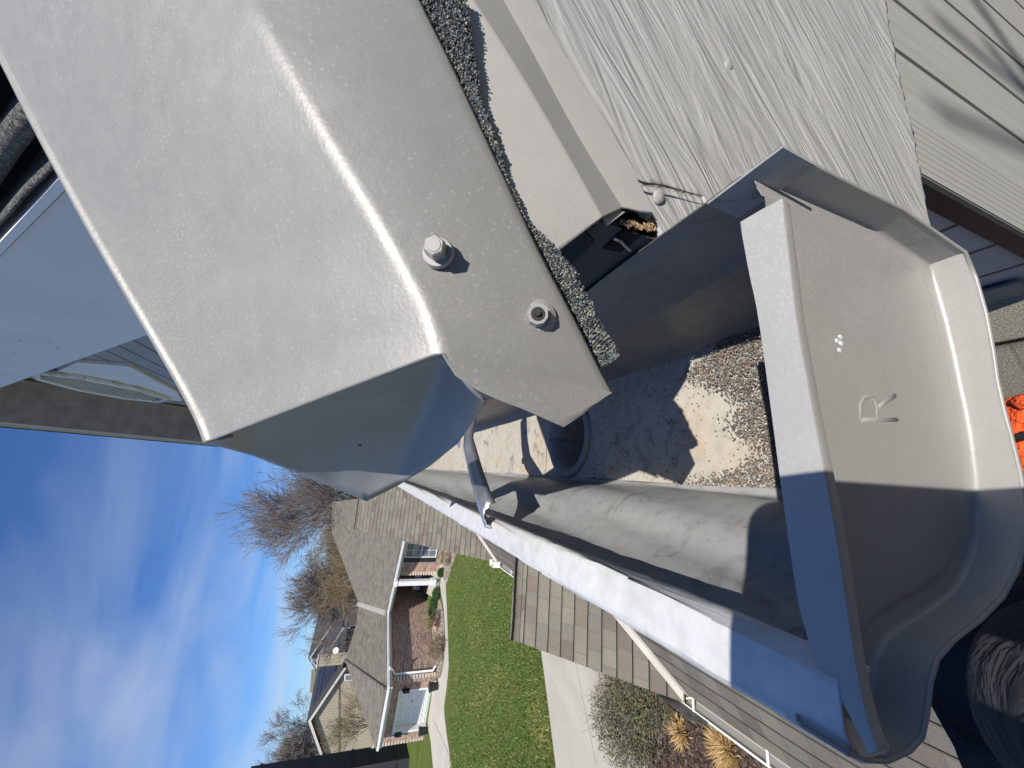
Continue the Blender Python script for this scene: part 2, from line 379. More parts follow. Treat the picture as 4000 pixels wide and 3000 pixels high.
# square off the four corners
for sg in (-1, 1):
    for sp_ in (-1, 1):
        pe = pr_ if sp_ > 0 else pl_
        a = math.atan2((pe-op), sg*hw)
fo = fl.build('floor', MAT['gutfloor'], gut, smooth=True)
tb = MB(); rows = []
for k in range(K+1):
    a = 2*math.pi*k/K; rows.append([gp(og+math.cos(a)*r, op+math.sin(a)*r, z) for r, z in ((orad+.006, ZF+.0006), (orad+.004, ZF+.0022), (orad-.001, ZF+.001), (orad-.0035, ZF-.006), (orad-.004, ZF-.09))])
v, f = grid(rows); tb.add(v, f); tb.build('downspout_outlet', MAT['gut'], gut, smooth=True, thick=.0008)
# end cap: recessed face with a flange turned towards the phone
gfc, gfl = .0600, .0512
outl = [(PB, ZT+.0005), (PB, -.150), (PB+.0015, -.165), (PB+.008, ZF+.001), (-.03, ZF), (PF-.003, ZF+.001), (PF+.001, -.168), (PF+.002, -.156), (PF+.0055, -.146), (PF+.0125, -.136), (PF+.021, -.129), (PF+.0275, -.121), (PF+.032, -.111), (PF+.0355, -.100), (PF+.0395, -.092), (PF+.0408, ZT+.0005)]
def cr2_(pl, s_):
    n = len(pl)-1; x = s_*n; i = min(int(x), n-1); t = x-i
    q = [np.array(pl[max(0, min(n, j))], float) for j in (i-1, i, i+1, i+2)]
    return .5*((2*q[1])+(-q[0]+q[2])*t+(2*q[0]-5*q[1]+4*q[2]-q[3])*t*t+(-q[0]+3*q[1]-3*q[2]+q[3])*t**3)
def offpoly(pl, d):
    n = len(pl); o = []
    ar = sum(pl[i][0]*pl[(i+1) % n][1]-pl[(i+1) % n][0]*pl[i][1] for i in range(n)); sg_ = 1 if ar > 0 else -1
    for i in range(n):
        a, b_, c_ = np.array(pl[i-1]), np.array(pl[i]), np.array(pl[(i+1) % n]); e, f_ = (b_-a)/np.linalg.norm(b_-a), (c_-b_)/np.linalg.norm(c_-b_)
        n1, n2 = np.array([-e[1], e[0]])*sg_, np.array([-f_[1], f_[0]])*sg_; m_ = n1+n2; m_ /= max(np.linalg.norm(m_), 1e-6); o.append(tuple(b_+m_*d/max(.5, m_ @ n1)))
    return o
q_ = []
for x, y in ((3762, 985), (3800, 1090), (3842, 1230), (3878, 1370), (3903, 1480), (3932, 1600), (3955, 1710), (3978, 1850), (3992, 1990), (3994, 2100), (3975, 2225), (3925, 2340), (3840, 2430), (3730, 2505), (3650, 2575), (3616, 2660), (3606, 2780), (3600, 2880), (3560, 2945), (3480, 2985), (3380, 2975), (3300, 2940)):
    w_ = ong(x, y, gfl)-CAM; q_.append((w_ @ P, w_[2]))
outl = [(PB, ZT+.0005), (PB, -.10), (PB, -.118), (PB+.0002, -.134)]+q_
cap = MB(); rws = []
lev = [(gfl-.0004, .0004), (gfl, 0), (gfl+.0006, .0001), (gfl+.004, .0002), (gfc-.0018, .0002), (gfc-.0006, .0006), (gfc, .0016), (gfc+.0001, .0032), (gfc+.0004, .0036), (gfc+.0004, .0052), (gfc, .0058)]
offs = [offpoly(outl, d) for _, d in lev]
for i in range(len(outl)+1):
    k = i % len(outl); rws.append([gp(g_+(.0006*math.sin(k*.9) if q_ < 4 else 0), *offs[q_][k]) for q_, (g_, _) in enumerate(lev)])
v, f = grid(rws[:-1]); cap.add(v, f)      # open along the top, where the hem is
n_ = len(outl); cap.add([rws[i][-1]+G*0 for i in range(n_)], [tuple(range(n_))])
co = cap.build('end_cap', MAT['cap'], gut, smooth=True, thick=.0007, off=0, wn=True)
# top hem of the cap, folded strip
hr_ = [(3052, 776), (3080, 1000), (3110, 1250), (3165, 1560), (3222, 1860), (3262, 2080), (3300, 2330), (3342, 2600), (3385, 2800), (3428, 2935)]
hl_ = [(2890, 868), (2925, 1060), (2962, 1240), (3012, 1600), (3058, 1950), (3094, 2200), (3128, 2400), (3190, 2575), (3290, 2740), (3395, 2945)]
zt_ = gp(0, 0, ZT+.0008); up_ = [[on(*cr2_(pl, t), zt_, Z) for t in np.linspace(0, 1, 30)] for pl in (hl_, hr_)]
hb_ = []
for a, b_ in zip(*up_):
    d_ = nrm(b_-a); hb_.append([a-Z*.004+d_*.0002, a-Z*.0006-d_*.0001, a, lerp(a, b_, .03), lerp(a, b_, .5)+Z*.00015, lerp(a, b_, .97), b_, b_-Z*.0006+d_*.0001, b_-Z*.0035-d_*.0004])
v, f = grid(hb_); hem = mo('cap_hem', v, f, MAT['hem'], co, smooth=True, thick=.0005, wn=True)
# crimp over the back wall and torn tab
mo('crimp', *grid([[gp(g, PB+.0012+.0006*k, ZT+.0016-.012*k) for k in (0, .5, 1)] for g in (.050, .060, .072)]), MAT['gut'], co, thick=.0007)
cb2 = MB(); q = [on(x, y, gp(.05, -.0835, 0), P) for x, y in ((3185, 835), (3232, 862), (3240, 905), (3222, 925), (3188, 905), (3160, 868))]
cb2.slab([p_+.0012*P for p_ in q], P, .0015); cb2.build('sealant_blob', MAT['chaulk'], co, bevel=.0005)
# two pop-rivet like bumps and the bead on the bottom flange
for (x, y) in ((3655, 1180), (3860, 1850)):
    c_ = on(x, y, gp(0, 0, ZF), Z); vv, ff = blob(c_+Z*.0004, (.0022, .0042, .0012), 10, 6, .1); MB().add(vv, ff).build('crimp_dent', MAT['cap'], co, smooth=True)
# raised letter R on the cap face
def stroke(pts, wd, name, par):
    s = MB(); pts3 = [ong(x, y, gfc)-G*.0004 for x, y in pts]; s.tube(pts3, wd, 8); return s
st = MB()
for pts in (((3357, 1640), (3430, 1641), (3500, 1640)), ((3357, 1640), (3355, 1585), (3368, 1556), (3390, 1548), (3410, 1560), (3420, 1590), (3422, 1640)), ((3420, 1598), (3452, 1570), (3492, 1545))):
    st.tube([ong(x, y, gfc)+G*.0003 for x, y in pts], .0009, 8)
st.build('stamped_letter', MAT['cap'], co, smooth=True)
sm_ = MB()
for (x, y) in ((3265, 1335), (3282, 1345), (3275, 1372), (3279, 1320)):
    c_ = ong(x, y, gfc)-G*.0002; vv, ff = blob(c_, (.0009, .0003, .0012), 8, 5, .2); sm_.add(vv, ff)
sm_.build('sealant_smear', MAT['chaulk'], co, smooth=True)

# hanger strap and its screw
hang = [(.345, -.072, -.084), (.335, -.045, -.0835), (.327, -.030, -.084), (.318, -.012, -.086), (.300, .002, -.0895), (.280, .015, -.0895), (.258, .030, -.0895), (.249, .037, -.090)]
hp = [at(1862, 1560, .395), at(1836, 1650, .375), at(1826, 1700, .362), at(1823, 1740, .352), at(1838, 1800, .325), at(1858, 1880, .292), at(1882, 1960, .262), at(1902, 2012, .243)]
rr = []
for i, p_ in enumerate(hp):
    d = nrm(hp[min(i+1, 7)]-hp[max(i-1, 0)]); sd_ = nrm(np.cross(d, Z)); up = nrm(np.cross(sd_, d)); up = up if up[2] > 0 else -up
    rr.append([p_+sd_*a+up*b_ for a, b_ in ((-.0092, -.004), (-.0082, 0), (-.005, .0004), (-.0032, .0026), (.0032, .0026), (.005, .0004), (.0082, 0), (.0092, -.004))])
st_ = mo('hanger_strap', *grid(rr), MAT['alu'], gut, smooth=True, thick=.001)
sc = MB(); a_ = at(1765, 1724, .352); dd = nrm(at(1800, 1724, .352)-a_)
sc.tube([a_, a_+dd*.006], .0040, 6); sc.tube([a_+dd*.006, a_+dd*.0075], .0055, 14); sc.build('hex_screw', MAT['alu'], st_)
# roof grit lying on the floor
gr = MB(); k = 0
def tet(mb, c_, r, col):
    a = rng.normal(size=(3, 3)); q_, _ = np.linalg.qr(a)
    vv = [c_+r*(q_ @ np.array(x)) for x in ((1, 0, 0), (-1, 0, 0), (0, 1, 0), (0, -1, 0), (0, 0, .8), (0, 0, -.8))]
    mb.add(vv, [(0, 2, 4), (2, 1, 4), (1, 3, 4), (3, 0, 4), (2, 0, 5), (1, 2, 5), (3, 1, 5), (0, 3, 5)], col)
PAL = [(.24, .19, .15), (.17, .12, .10), (.12, .12, .12), (.32, .30, .26), (.33, .25, .17), (.14, .16, .16), (.24, .21, .18), (.55, .52, .48), (.08, .08, .09), (.22, .13, .10), (.18, .19, .17)]
def grit(n, gm_, sg_, p0, p1, lay):
    for _ in range(n):
        g = gm_+abs(rng.normal())*sg_ if gm_ < .07 else rng.normal(gm_, sg_); p = rng.uniform(p0, p1)
        if g < .063 or g > 1.4 or math.hypot(g-og, p-op) < orad+.003: continue
        edge = .145+.016*math.sin(p*70)+.01*math.sin(p*190+1)+.035*max(0, (p+.02)/.02)
        if lay and g > edge+.006*rng.normal(): continue
        cc = PAL[rng.integers(len(PAL))]; s_ = rng.uniform(.75, 1.25)
        tet(gr, gp(g, p, ZF+.0006+rng.uniform(0, lay*.001)), rng.uniform(.00035, .00072), (cc[0]*s_, cc[1]*s_, cc[2]*s_, 1))
for _ in range(1): grit(30000, .063, .070, PB+.004, PF-.004, 2.2); grit(500, .17, .07, PB+.004, PF-.004, 0); grit(260, .3, .4, PF-.012, PF-.003, 0)
def attrmat(name, rough=.85):
    m_, t, b = newmat(name); a = nd(t, 'ShaderNodeAttribute', attribute_name='Col'); t.links.new(a.outputs['Color'], b.inputs['Base Color']); b.inputs['Roughness'].default_value = rough; return m_
MAT['grit'] = attrmat('grit', .7)
go = gr.build('roof_grit', MAT['grit'])
tag(go, 'loose brown, grey and white shingle granules washed together on the gutter floor', 'roof grit', kind='stuff')

# ------------------------------------------------------------------ loose rake flashing (bent sheet metal with two hex screws)
fl_root = thing('rake_flashing', at(1500, 900, .12), 'large bent grey metal flashing with two hex screws and a shaded end flap', 'metal flashing')
Lc = [(-330, -420), (0, 225), (150, 525), (330, 862), (520, 1195), (690, 1490), (770, 1645), (802, 1730)]
Mc = [(840, -420), (965, -60), (1040, 110), (1260, 500), (1500, 900), (1640, 1150), (1700, 1290), (1726, 1378)]
Rc = [(1440, -420), (1640, 0), (1760, 245), (1900, 545), (2080, 930), (2250, 1260), (2340, 1440), (2391, 1533)]
fL = [.160, .150, .145, .140, .134, .128, .124, .122]
fM = [.104, .101, .099, .097, .095, .093, .092, .091]
fR = [.108, .107, .106, .105, .104, .104, .105, .106]
def cr2(pl, s_):                              # smooth curve through 2-D points
    n = len(pl)-1; x = s_*n; i = min(int(x), n-1); t = x-i
    q = [np.array(pl[max(0, min(n, j))], float) for j in (i-1, i, i+1, i+2)]
    return .5*((2*q[1])+(-q[0]+q[2])*t+(2*q[0]-5*q[1]+4*q[2]-q[3])*t*t+(-q[0]+3*q[1]-3*q[2]+q[3])*t**3)
NS = 44; rows = []
for i in range(NS):
    s_ = i/(NS-1); l, m_, r_ = cr2(Lc, s_), cr2(Mc, s_), cr2(Rc, s_)
    f1, f2, f3 = np.interp(s_, np.linspace(0, 1, 8), fL), np.interp(s_, np.linspace(0, 1, 8), fM), np.interp(s_, np.linspace(0, 1, 8), fR)
    out_ = []
    dent = .0007*math.sin(s_*9)+.0004*math.sin(s_*21)
    pl3 = at(*l, f1); pm = at(*m_, f2); pr = at(*r_, f3)
    # round hem beyond the far edge
    inw = nrm(pm-pl3); fwd = M @ np.array([0, 0, 1.])
    for a in (0, 25, 50, 75):
        rad = .0042; aa = math.radians(90-a)
        out_.append(pl3+inw*rad*(1-math.sin(aa))+fwd*rad*(1-math.cos(math.radians(90-a)))*1.0+fwd*(.004 if a == 0 else 0))
    nA = nrm(np.cross(inw, nrm(at(*cr2(Lc, min(1, s_+.01)), f1)-at(*cr2(Lc, s_-.01 if s_ > .5 else s_), f1)))); nA = nA if nA @ fwd < 0 else -nA
    out_ = [pl3+fwd*.012, pl3+fwd*.006, pl3-nA*.0022]+[pl3+inw*(.0021*(1-math.cos(math.radians(q))))+nA*(.0024*math.sin(math.radians(q))-.0012) for q in (10, 30, 50, 70, 90, 112, 130)]+[pl3+inw*.0052]
    for t in (.12, .25, .4, .55, .7, .82, .90): out_.append(lerp(pl3+inw*.0038, pm, t)+(-fwd)*(dent*math.sin(t*3.1)))
    # rounded bend: fillet between A and B
    A_ = lerp(pl3, pm, .965); B_ = lerp(pm, pr, .055)
    for t in (.0, .25, .5, .75, 1.0): out_.append((1-t)**2*A_+2*t*(1-t)*pm+t*t*B_)
    for t in (.22, .35, .5, .65, .8, .92): out_.append(lerp(pm, pr, t)-fwd*(.0012*math.sin(t*3.1))*(1-s_**6))
    pe = nrm(pr-pm); out_ += [pr-pe*.001, pr+fwd*.0012, pr+fwd*.005-pe*.0005]
    rows.append(out_)
v, f = grid(rows); sheet = MB().add(v, f)
# lower end of the screwed leg: continues past the bend to a blunt point
K0 = rows[-1][20]; R0 = rows[-1][-3]
tip = at(2207, 1667, .102); kn = at(1842, 1512, .092); kn0 = at(1748, 1425, .095)
top_ = [rows[-1][k] for k in range(20, len(rows[-1])-2)]
brow = [at(*p_, f_) for p_, f_ in (((1728, 1380), .091), ((1748, 1432), .0913), ((1790, 1480), .0918), ((1842, 1514), .0925), ((1945, 1562), .094), ((2040, 1597), .0955), ((2120, 1632), .097), ((2200, 1668), .0985), ((2210, 1668), .0985), ((2270, 1622), .101), ((2330, 1578), .1035), ((2390, 1535), .106))]
brow = [poly_at(brow, t) for t in np.linspace(0, 1, len(top_))]
v, f = grid([[lerp(a, b_, t) for a, b_ in zip(top_, brow)] for t in np.linspace(0, 1, 7)])
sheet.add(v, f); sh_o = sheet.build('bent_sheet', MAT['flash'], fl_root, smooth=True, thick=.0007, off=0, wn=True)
# folded end flap in the shade
topc = [((806, 1732), .124), ((900, 1660), .121), ((985, 1606), .118), ((1180, 1545), .111), ((1400, 1480), .101), ((1600, 1422), .095), ((1726, 1380), .0915), ((1790, 1450), .093), ((1842, 1512), .095), ((1893, 1560), .098)]
botc = [((830, 1735), .160), ((890, 1752), .180), ((985, 1778), .210), ((1160, 1848), .250), ((1300, 1903), .275), ((1432, 1957), .290), ((1560, 1893), .275), ((1680, 1820), .245), ((1790, 1730), .205), ((1898, 1572), .14)]
def cr_lin(pl, s_):
    x = s_*(len(pl)-1); i = min(int(x), len(pl)-2); return lerp(pl[i], pl[i+1], x-i)
nU, nV = 46, 16; rows = []
for j in range(nV):
    t = j/(nV-1); row = []
    for i in range(nU):
        s_ = i/(nU-1); a = cr2([p_[0] for p_ in topc], s_); b_ = cr_lin([p_[0] for p_ in botc], s_)
        fa = np.interp(s_, np.linspace(0, 1, 10), [p_[1] for p_ in topc]); fb = np.interp(s_, np.linspace(0, 1, 10), [p_[1] for p_ in botc])
        px = lerp(a, b_, t); ff = fa+(fb-fa)*(t**.55)
        row.append(at(px[0], px[1], ff))
    rows.append(row)
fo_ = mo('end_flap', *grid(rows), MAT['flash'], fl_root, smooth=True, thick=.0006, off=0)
def screw(x, y, f_, sunk):
    n = -(M @ np.array([-.05, .02, 1.])); n = nrm(n); c_ = at(x, y, f_); s = MB()
    if not sunk:
        s.tube([c_+n*.0002, c_+n*.0012], [.0040, .0036], 24); s.tube([c_+n*.0012, c_+n*.0048, c_+n*.0052], [.0027, .0027, .0023], 6); o = s.build('hex_screw', MAT['screw'], fl_root)
        r = MB(); r.tube([c_+n*.00525, c_+n*.00535], [.0017, .0016], 20); r.build('head_recess', MAT['screw'], o)
    else:
        s.tube([c_-n*.0001, c_+n*.0010], [.0050, .0036], 20); s.tube([c_+n*.0010, c_+n*.0040], [.0030, .0027], 9); o = s.build('hex_screw', MAT['screw'], fl_root)
        r = MB(); r.tube([c_+n*.0041, c_+n*.0042], [.0018, .0018], 14); r.tube([c_+n*.0042, c_+n*.0050], [.0009, .0007], 8); r.build('head_recess', MAT['black'], o)
    return o
wnf=0; tag(screw(1712, 990, .0945, False), 'painted hex-head screw with a clean round washer, upper of the two')
tag(screw(2098, 1240, .1005, True), 'smaller caulk-filled hex screw, nearer the lower tip')
hc = rows[9][22]; nn_ = nrm(np.cross(rows[9][23]-rows[9][21], rows[10][22]-rows[8][22])); nn_ = nn_ if nn_ @ (CAM-hc) > 0 else -nn_
MB().tube([hc+nn_*.0004, hc+nn_*.0007], [.0011, .0010], 12).build('screw_hole', MAT['black'], fo_)
# ------------------------------------------------------------------ the house the gutter hangs on
SL = .68                                       # roof pitch (34 degrees)
house = thing('house', gp(.1, -.09, -5.7), 'grey house in the foreground with rough rake board, panel siding and octagonal vent', 'house')
Rd = nrm(-P+SL*Z)                              # up the rake
RN = nrm(SL*P+Z)                               # normal of the near roof
gw = .095
# rake board of rough cedar, in two pieces with an open joint
def relief(q):                                 # board surface irregularity (metres)
    a = q @ Rd; b_ = q @ nrm(np.cross(G, Rd))
    w1 = math.sin(b_*420+2.2*math.sin(a*21)+1.3*math.sin(a*47+b_*60))
    w2 = math.sin(b_*1150+3*math.sin(a*33+1))
    w3 = math.sin(a*38+1.7)*math.sin(b_*55+.6)
    env = .5+.5*math.sin(b_*31+a*7+.8)
    w4 = math.sin(b_*560+5*math.sin(a*19+2)+2.5*math.sin(b_*90+a*30))
    env2 = max(0, math.sin(a*27+b_*40)+math.sin(a*11-b_*75+2)+.3)/2
    return .00030*w1*env+.00026*w4*env2+.00002*w2+.0007*w3
def board(name, outline, mat, parent, g, thick, res=.0025):
    # outline in photo pixels on plane g; triangulated fan grid with relief
    pts = [ong(x, y, g) for x, y in outline]
    e1 = -P; e2 = Z; o0 = CAM+g*G
    P2 = [((q-o0) @ e1, (q-o0) @ e2) for q in pts]
    return pts, P2
def inside(x, y, poly):
    c = False; n = len(poly); j = n-1
    for i in range(n):
        if (poly[i][1] > y) != (poly[j][1] > y) and x < (poly[j][0]-poly[i][0])*(y-poly[i][1])/(poly[j][1]-poly[i][1])+poly[i][0]: c = not c
        j = i
    return c
def cedar(name, P2, g, parent, thick=.02, seam=None, res=.002):
    # P2 polygon (a along -P, z); rows run up the rake so that the outline stays exact
    bmx = bmesh.new(); vs = [bmx.verts.new(Vector(CAM+g*G-P*a+Z*z)) for a, z in P2]
    fc = bmx.faces.new(vs); bmx.normal_update()
    if fc.normal.dot(Vector(-G)) < 0: fc.normal_flip()
    ar = [a for a, z in P2]; zr = [z for a, z in P2]
    for k, (nv, lo, hi) in enumerate(((Vector(-P), min(ar), max(ar)), (Vector(Z), min(zr), max(zr)))):
        n = int((hi-lo)/res)
        for i in range(1, n):
            co_ = Vector(CAM+g*G)+nv*(lo+(hi-lo)*i/n)
            bmesh.ops.bisect_plane(bmx, geom=bmx.verts[:]+bmx.edges[:]+bmx.faces[:], plane_co=co_, plane_no=nv, dist=1e-7)
    for v_ in bmx.verts:
        q = np.array(v_.co)-CAM; v_.co = Vector(np.array(v_.co)-G*relief(q))
    me = bpy.data.meshes.new(name); bmx.to_mesh(me); bmx.free()
    for p_ in me.polygons: p_.use_smooth = True
    ul = me.uv_layers.new(name='UVMap'); b2 = nrm(np.cross(G, Rd))
    for l in me.loops:
        q = np.array(me.vertices[l.vertex_index].co)-CAM; ul.data[l.index].uv = (q @ Rd, q @ b2)
    me.materials.append(MAT['wood']); o = bpy.data.objects.new(name, me); C.objects.link(o); adopt(o, parent)
    s = o.modifiers.new('s', 'SOLIDIFY'); s.thickness = thick; s.offset = -1
    return o
def P2of(pts, g=gw):
    r = []
    for x, y in pts:
        q = ong(x, y, g)-CAM; r.append((-(q @ P), q[2]))
    return r
up_edge = [(2000, -60), (2140, 185), (2300, 470), (2430, 690)]
seam_u = [(2436, 668), (2480, 697), (2520, 712), (2560, 716), (2610, 726), (2660, 742), (2744, 765)]
seam_l = [(2744, 770), (2660, 750), (2610, 735), (2560, 727), (2516, 722), (2474, 708), (2428, 690)]
bot = P2of([(3640, 880)])[0]; b2_ = P2of([(3415, -60)])[0]
zb = bot[1]
topright = P2of([(2000, -60)])[0]
main = P2of(up_edge[:3])+P2of(seam_u)+[(.0850, P2of([(2744, 770)])[0][1]-.012), (.0850, zb)]+[(.0850+(b2_[0]+.05-.0850)*t_+.0, zb+.0011*math.sin(t_*90)*math.sin(t_*37+1)+.0006*math.sin(t_*211)) for t_ in np.linspace(.01, .99, 90)]+[(b2_[0]+.05, zb), (topright[0]+.06, topright[1]+.03)]
cedar('rake_board', main, gw, house, res=.003)
small = P2of(seam_l)+P2of([(2475, 790), (2520, 838), (2560, 850), (2575, 890)])+[(.0850, P2of([(2585, 915)])[0][1]), (.0850, P2of([(2744, 770)])[0][1]-.012)]
cedar('board_return', small, gw+.0006, house, res=.003)
oj = MB(); v, f = grid([[ong(x, y, gw-.0024) for x, y in seam_u], [ong(x+1, y+(13, 7, 12, 6, 9, 5, 4)[k], gw-.0024) for k, (x, y) in enumerate(seam_u)]]); oj.add(v, f); oj.build('open_joint', MAT['blackhole'], house)
# nail heads and paint lumps on the board
for x, y in ((2842, 262), (2570, 772), (3035, 715)):
    c_ = ong(x, y, gw)-G*.0004; vv, ff = blob(c_, (.0028, .0010, .0024), 14, 9, .12); MB().add(vv, ff).build('nail_head', MAT['wood'], house, smooth=True)
nh = MB()
for _ in range(0):
    x = rng.uniform(2440, 2760); y = 590+(x-2440)*.27+rng.normal()*22; c_ = ong(x, y, gw)-G*.0004
    vv, ff = blob(c_, tuple(rng.uniform(.5, 1.5)*q for q in (.0009, .0004, .0007)), 7, 5, .3); nh.add(vv, ff)
# rotten cavity at the end of the board
rc = MB(); q = [ong(x, y, gw+.002) for x, y in ((2448, 832), (2520, 840), (2560, 850), (2590, 900), (2560, 930), (2440, 905), (2400, 860))]
rc.slab(q, G, .012); rc.build('rotten_core', MAT['blackhole'], house)
rf = MB()
for i in range(240):
    x = rng.uniform(2420, 2560); t = (x-2420)/140; y = 868+t*32+rng.normal()*5
    if rng.random() < .35: x = 2540+rng.normal()*10; y = rng.uniform(850, 905)
    a = ong(x, y, gw-.0005+rng.uniform(0, .001)); d = nrm(-P+Z*.3+rng.normal(size=3)*.9); rf.tube([a, a+d*rng.uniform(.0004, .0018)], [rng.uniform(.00012, .00045), .0001], 4)
rf.build('wood_splinters', simple('splinters', (.30, .20, .11), .9, 0, 700, .7), house)
wr = MB(); wr.tube([on(x, y, gp(.1, -.0835, 0), P) for x, y in ((2398, 930), (2412, 937), (2424, 940), (2440, 958), (2456, 972), (2466, 982))], .0006, 6); wr.build('bent_flashing_edge', MAT['alu'], house, smooth=True)

# rake drip edge: face, kick and hem
de = thing('rake_drip_edge', gp(.09, -.1, -.03), 'light grey folded drip edge under the shingles, its cut end open above the gutter', 'drip edge')
lin = lambda a, b_, ts: [lerp(a, b_, t) for t in ts]
e0 = [(1560, -60), (1990, 830), (2150, 1005)]
ce = [(1806, -60), (2000, 240), (2180, 545), (2312, 780), (2350, 852)]
d1 = [(1930, -60), (2070, 190), (2240, 505), (2380, 735), (2432, 815)]
d2 = [(2040, -60), (2200, 215), (2370, 500), (2500, 735), (2546, 838)]
r0 = []; T = np.linspace(0, 1, 26)
l0 = [(1560, -60), (1700, 240), (1850, 560), (2010, 880), (2152, 1003)]
for t in T:
    a, b_, c_, d_ = cr2(l0, t), cr2(ce, t), cr2(d1, t), cr2(d2, t)
    A_, B_, C_, D_ = ong(*a, .0905), ong(*b_, .0860), ong(*c_, .0925), ong(*d_, .0915)
    ba = nrm(B_-A_); bc = nrm(C_-B_)
    r0.append([A_, lerp(A_, B_, .5)-G*.0003, B_-ba*.0012, B_-ba*.0004-G*.0002, B_+bc*.0004, B_+bc*.0010, lerp(B_, C_, .5), C_-bc*.0008, C_-G*.0001, lerp(C_, D_, .12)-G*.0004, lerp(C_, D_, .6)-G*.0002, D_-G*.0002, D_+G*.003])
mo('folded_strip', *grid(r0), MAT['drip'], de, smooth=True, thick=.0007, off=0, wn=True)
de2 = MB(); de2.slab([ong(x, y, gg_) for x, y, gg_ in ((2330, 790, .0905), (2372, 880, .088), (2442, 828, .0925))], G, .0006); de2.build('folded_corner', MAT['drip'], de)

# exposed edge of the shingles under the flashing
Sl = [(1560, -60), (1622, 0), (1740, 245), (1880, 545), (2060, 930), (2230, 1260), (2340, 1440), (2352, 1416)]
Sr = [(1800, -60), (1822, 20), (1852, 215), (1882, 400), (1930, 520), (1985, 700), (2060, 860), (2190, 990), (2262, 1095), (2330, 1230), (2424, 1396)]
se = MB(); rowsS = []
nS = 150
for i in range(nS):
    s_ = i/(nS-1); a = poly_at(Sl[:7]+[(2356, 1420)], s_); b_ = cr2(Sr, s_); b_ = b_+np.array([3*math.sin(s_*60)+2*math.sin(s_*131), 2*math.cos(s_*77)])
    fa, fb = .1105, .1075
    rowsS.append([at(a[0], a[1], fa)+fwd*0, lerp(at(*a, fa), at(*b_, fb), .35)-fwd*.0007, lerp(at(*a, fa), at(*b_, fb), .75)-fwd*.0005, at(*b_, fb), at(*b_, fb)+fwd*.004])
mo('shingle_edge', *grid(rowsS), simple('asphalt', (.035, .036, .038), .8, 0, 900, .6, .8, 1500, .001), house, smooth=True)
sg = MB()
for i in range(11500):
    s_ = rng.random(); t = rng.random()**.8; i0 = min(int(s_*(nS-1)), nS-1); r_ = rowsS[i0]
    q = lerp(r_[0], r_[3], t)-fwd*(.0008+rng.uniform(-.0004, .0008))
    if t > .9: q = q+fwd*.0008
    col = [(.09, .10, .105), (.05, .055, .06), (.16, .19, .18), (.22, .23, .23), (.10, .13, .14), (.06, .06, .07), (.34, .31, .24), (.03, .03, .035)][rng.integers(8)]
    tet(sg, q+rng.normal(size=3)*.0002, rng.uniform(.00015, .0005), (*col, 1))
sg.build('granules', MAT['grit'], house)
# roof deck behind the flashing and fascia behind the gutter
zr0 = -.118                                    # height of the near roof plane at p = 0
def roofpt(g, p, dz=0): return gp(g, p, zr0-SL*p+dz)
rk = MB(); rk.slab([roofpt(.110, -.088, -.002), roofpt(.110, -.75, -.002), roofpt(.30, -.75, -.002), roofpt(.30, -.088, -.002)], -RN, .012)
rk.build('roof_edge', MAT['sh'], house, uv=(CAM, G, Rd))
fb = MB(); fb.box(gp(gw+.002, -.1025, -.31), G*1.5, P*.0175, Z*.262); fb.build('fascia_board', simple('fascia_dark', (.075, .075, .078), .7), house)
eb = MB(); eb.slab([gp(gw+.004, -.0845, -.053), gp(1.6, -.0845, -.053), gp(1.6, -.078, -.062), gp(gw+.004, -.078, -.062)], -P, .001); eb.build('eave_drip', MAT['black'], house)
so2 = MB(); so2.slab([gp(gw+.021, -.084, zb+.003), gp(gw+.021, -3.2, zb+.003), gp(.259, -3.2, zb+.003), gp(.259, -.084, zb+.003)], Z, .01)
so2.slab([gp(.2595, -.10, zb+.004), gp(.2595, -.475, zb+.004), gp(1.6, -.475, zb+.004), gp(1.6, -.10, zb+.004)], Z, .01); so2.build('soffit', MAT['cream'], house)
SCL = .68
pw, gwl = -.70, .38
wl = MB(); wl.slab([gp(gwl, pw-.001, -4.1), gp(gwl, -5, -4.1), gp(gwl, -5, zb/.68+.004), gp(gwl, pw-.001, zb/.68+.004)], G, .1)
wl.build('wall_panels', MAT['panel'], house, uv=(gp(gwl, pw, 0), -P, Z))
gpk = (5.7, 4.07)
sw = MB(); sw.slab([gp(gwl+.002, pw, -8.385), gp(11.2, pw, -8.385), gp(11.2, pw, .05), gp(gwl+.002, pw, .05)], -P, .12)
sw.build('wall', MAT['lap'], house, uv=(gp(gwl, pw, 0), G, Z))
# corner trim with fine ribs
ct = MB(); x0 = pw; n = 9; wdt = .17
for i in range(n):
    ct.box(gp(gwl-.022, x0-.000-i*wdt/n, -3.2), -P*(wdt/n*.93), G*.021, Z*2.95)
ct.box(gp(gwl-.019, x0+.002, -3.2), -P*(wdt), G*.018, Z*2.95)
ct.build('corner_strip', MAT['panel'], house, uv=(gp(gwl, pw, 0), -P*0+G*40, Z))
corner_shade = MB(); corner_shade.box(gp(gwl-.018, x0+.003, -3.2), P*.016, G*.04, Z*2.95); corner_shade.build('corner_strip', MAT['black'], house)  # shade beside the ribs, put in as a black strip
bf = MB(); bf.slab([gp(gwl+.08, pw+.012, -1.79+0), gp(gwl+.08, pw+.012, -2.0), gp(4, pw+.012, -2.0), gp(4, pw+.012, -1.79)], P, .01); bf.build('base_strip', simple('strip_grey', (.16, .165, .165), .6), house)  # dark grey strip along the foot of the side wall

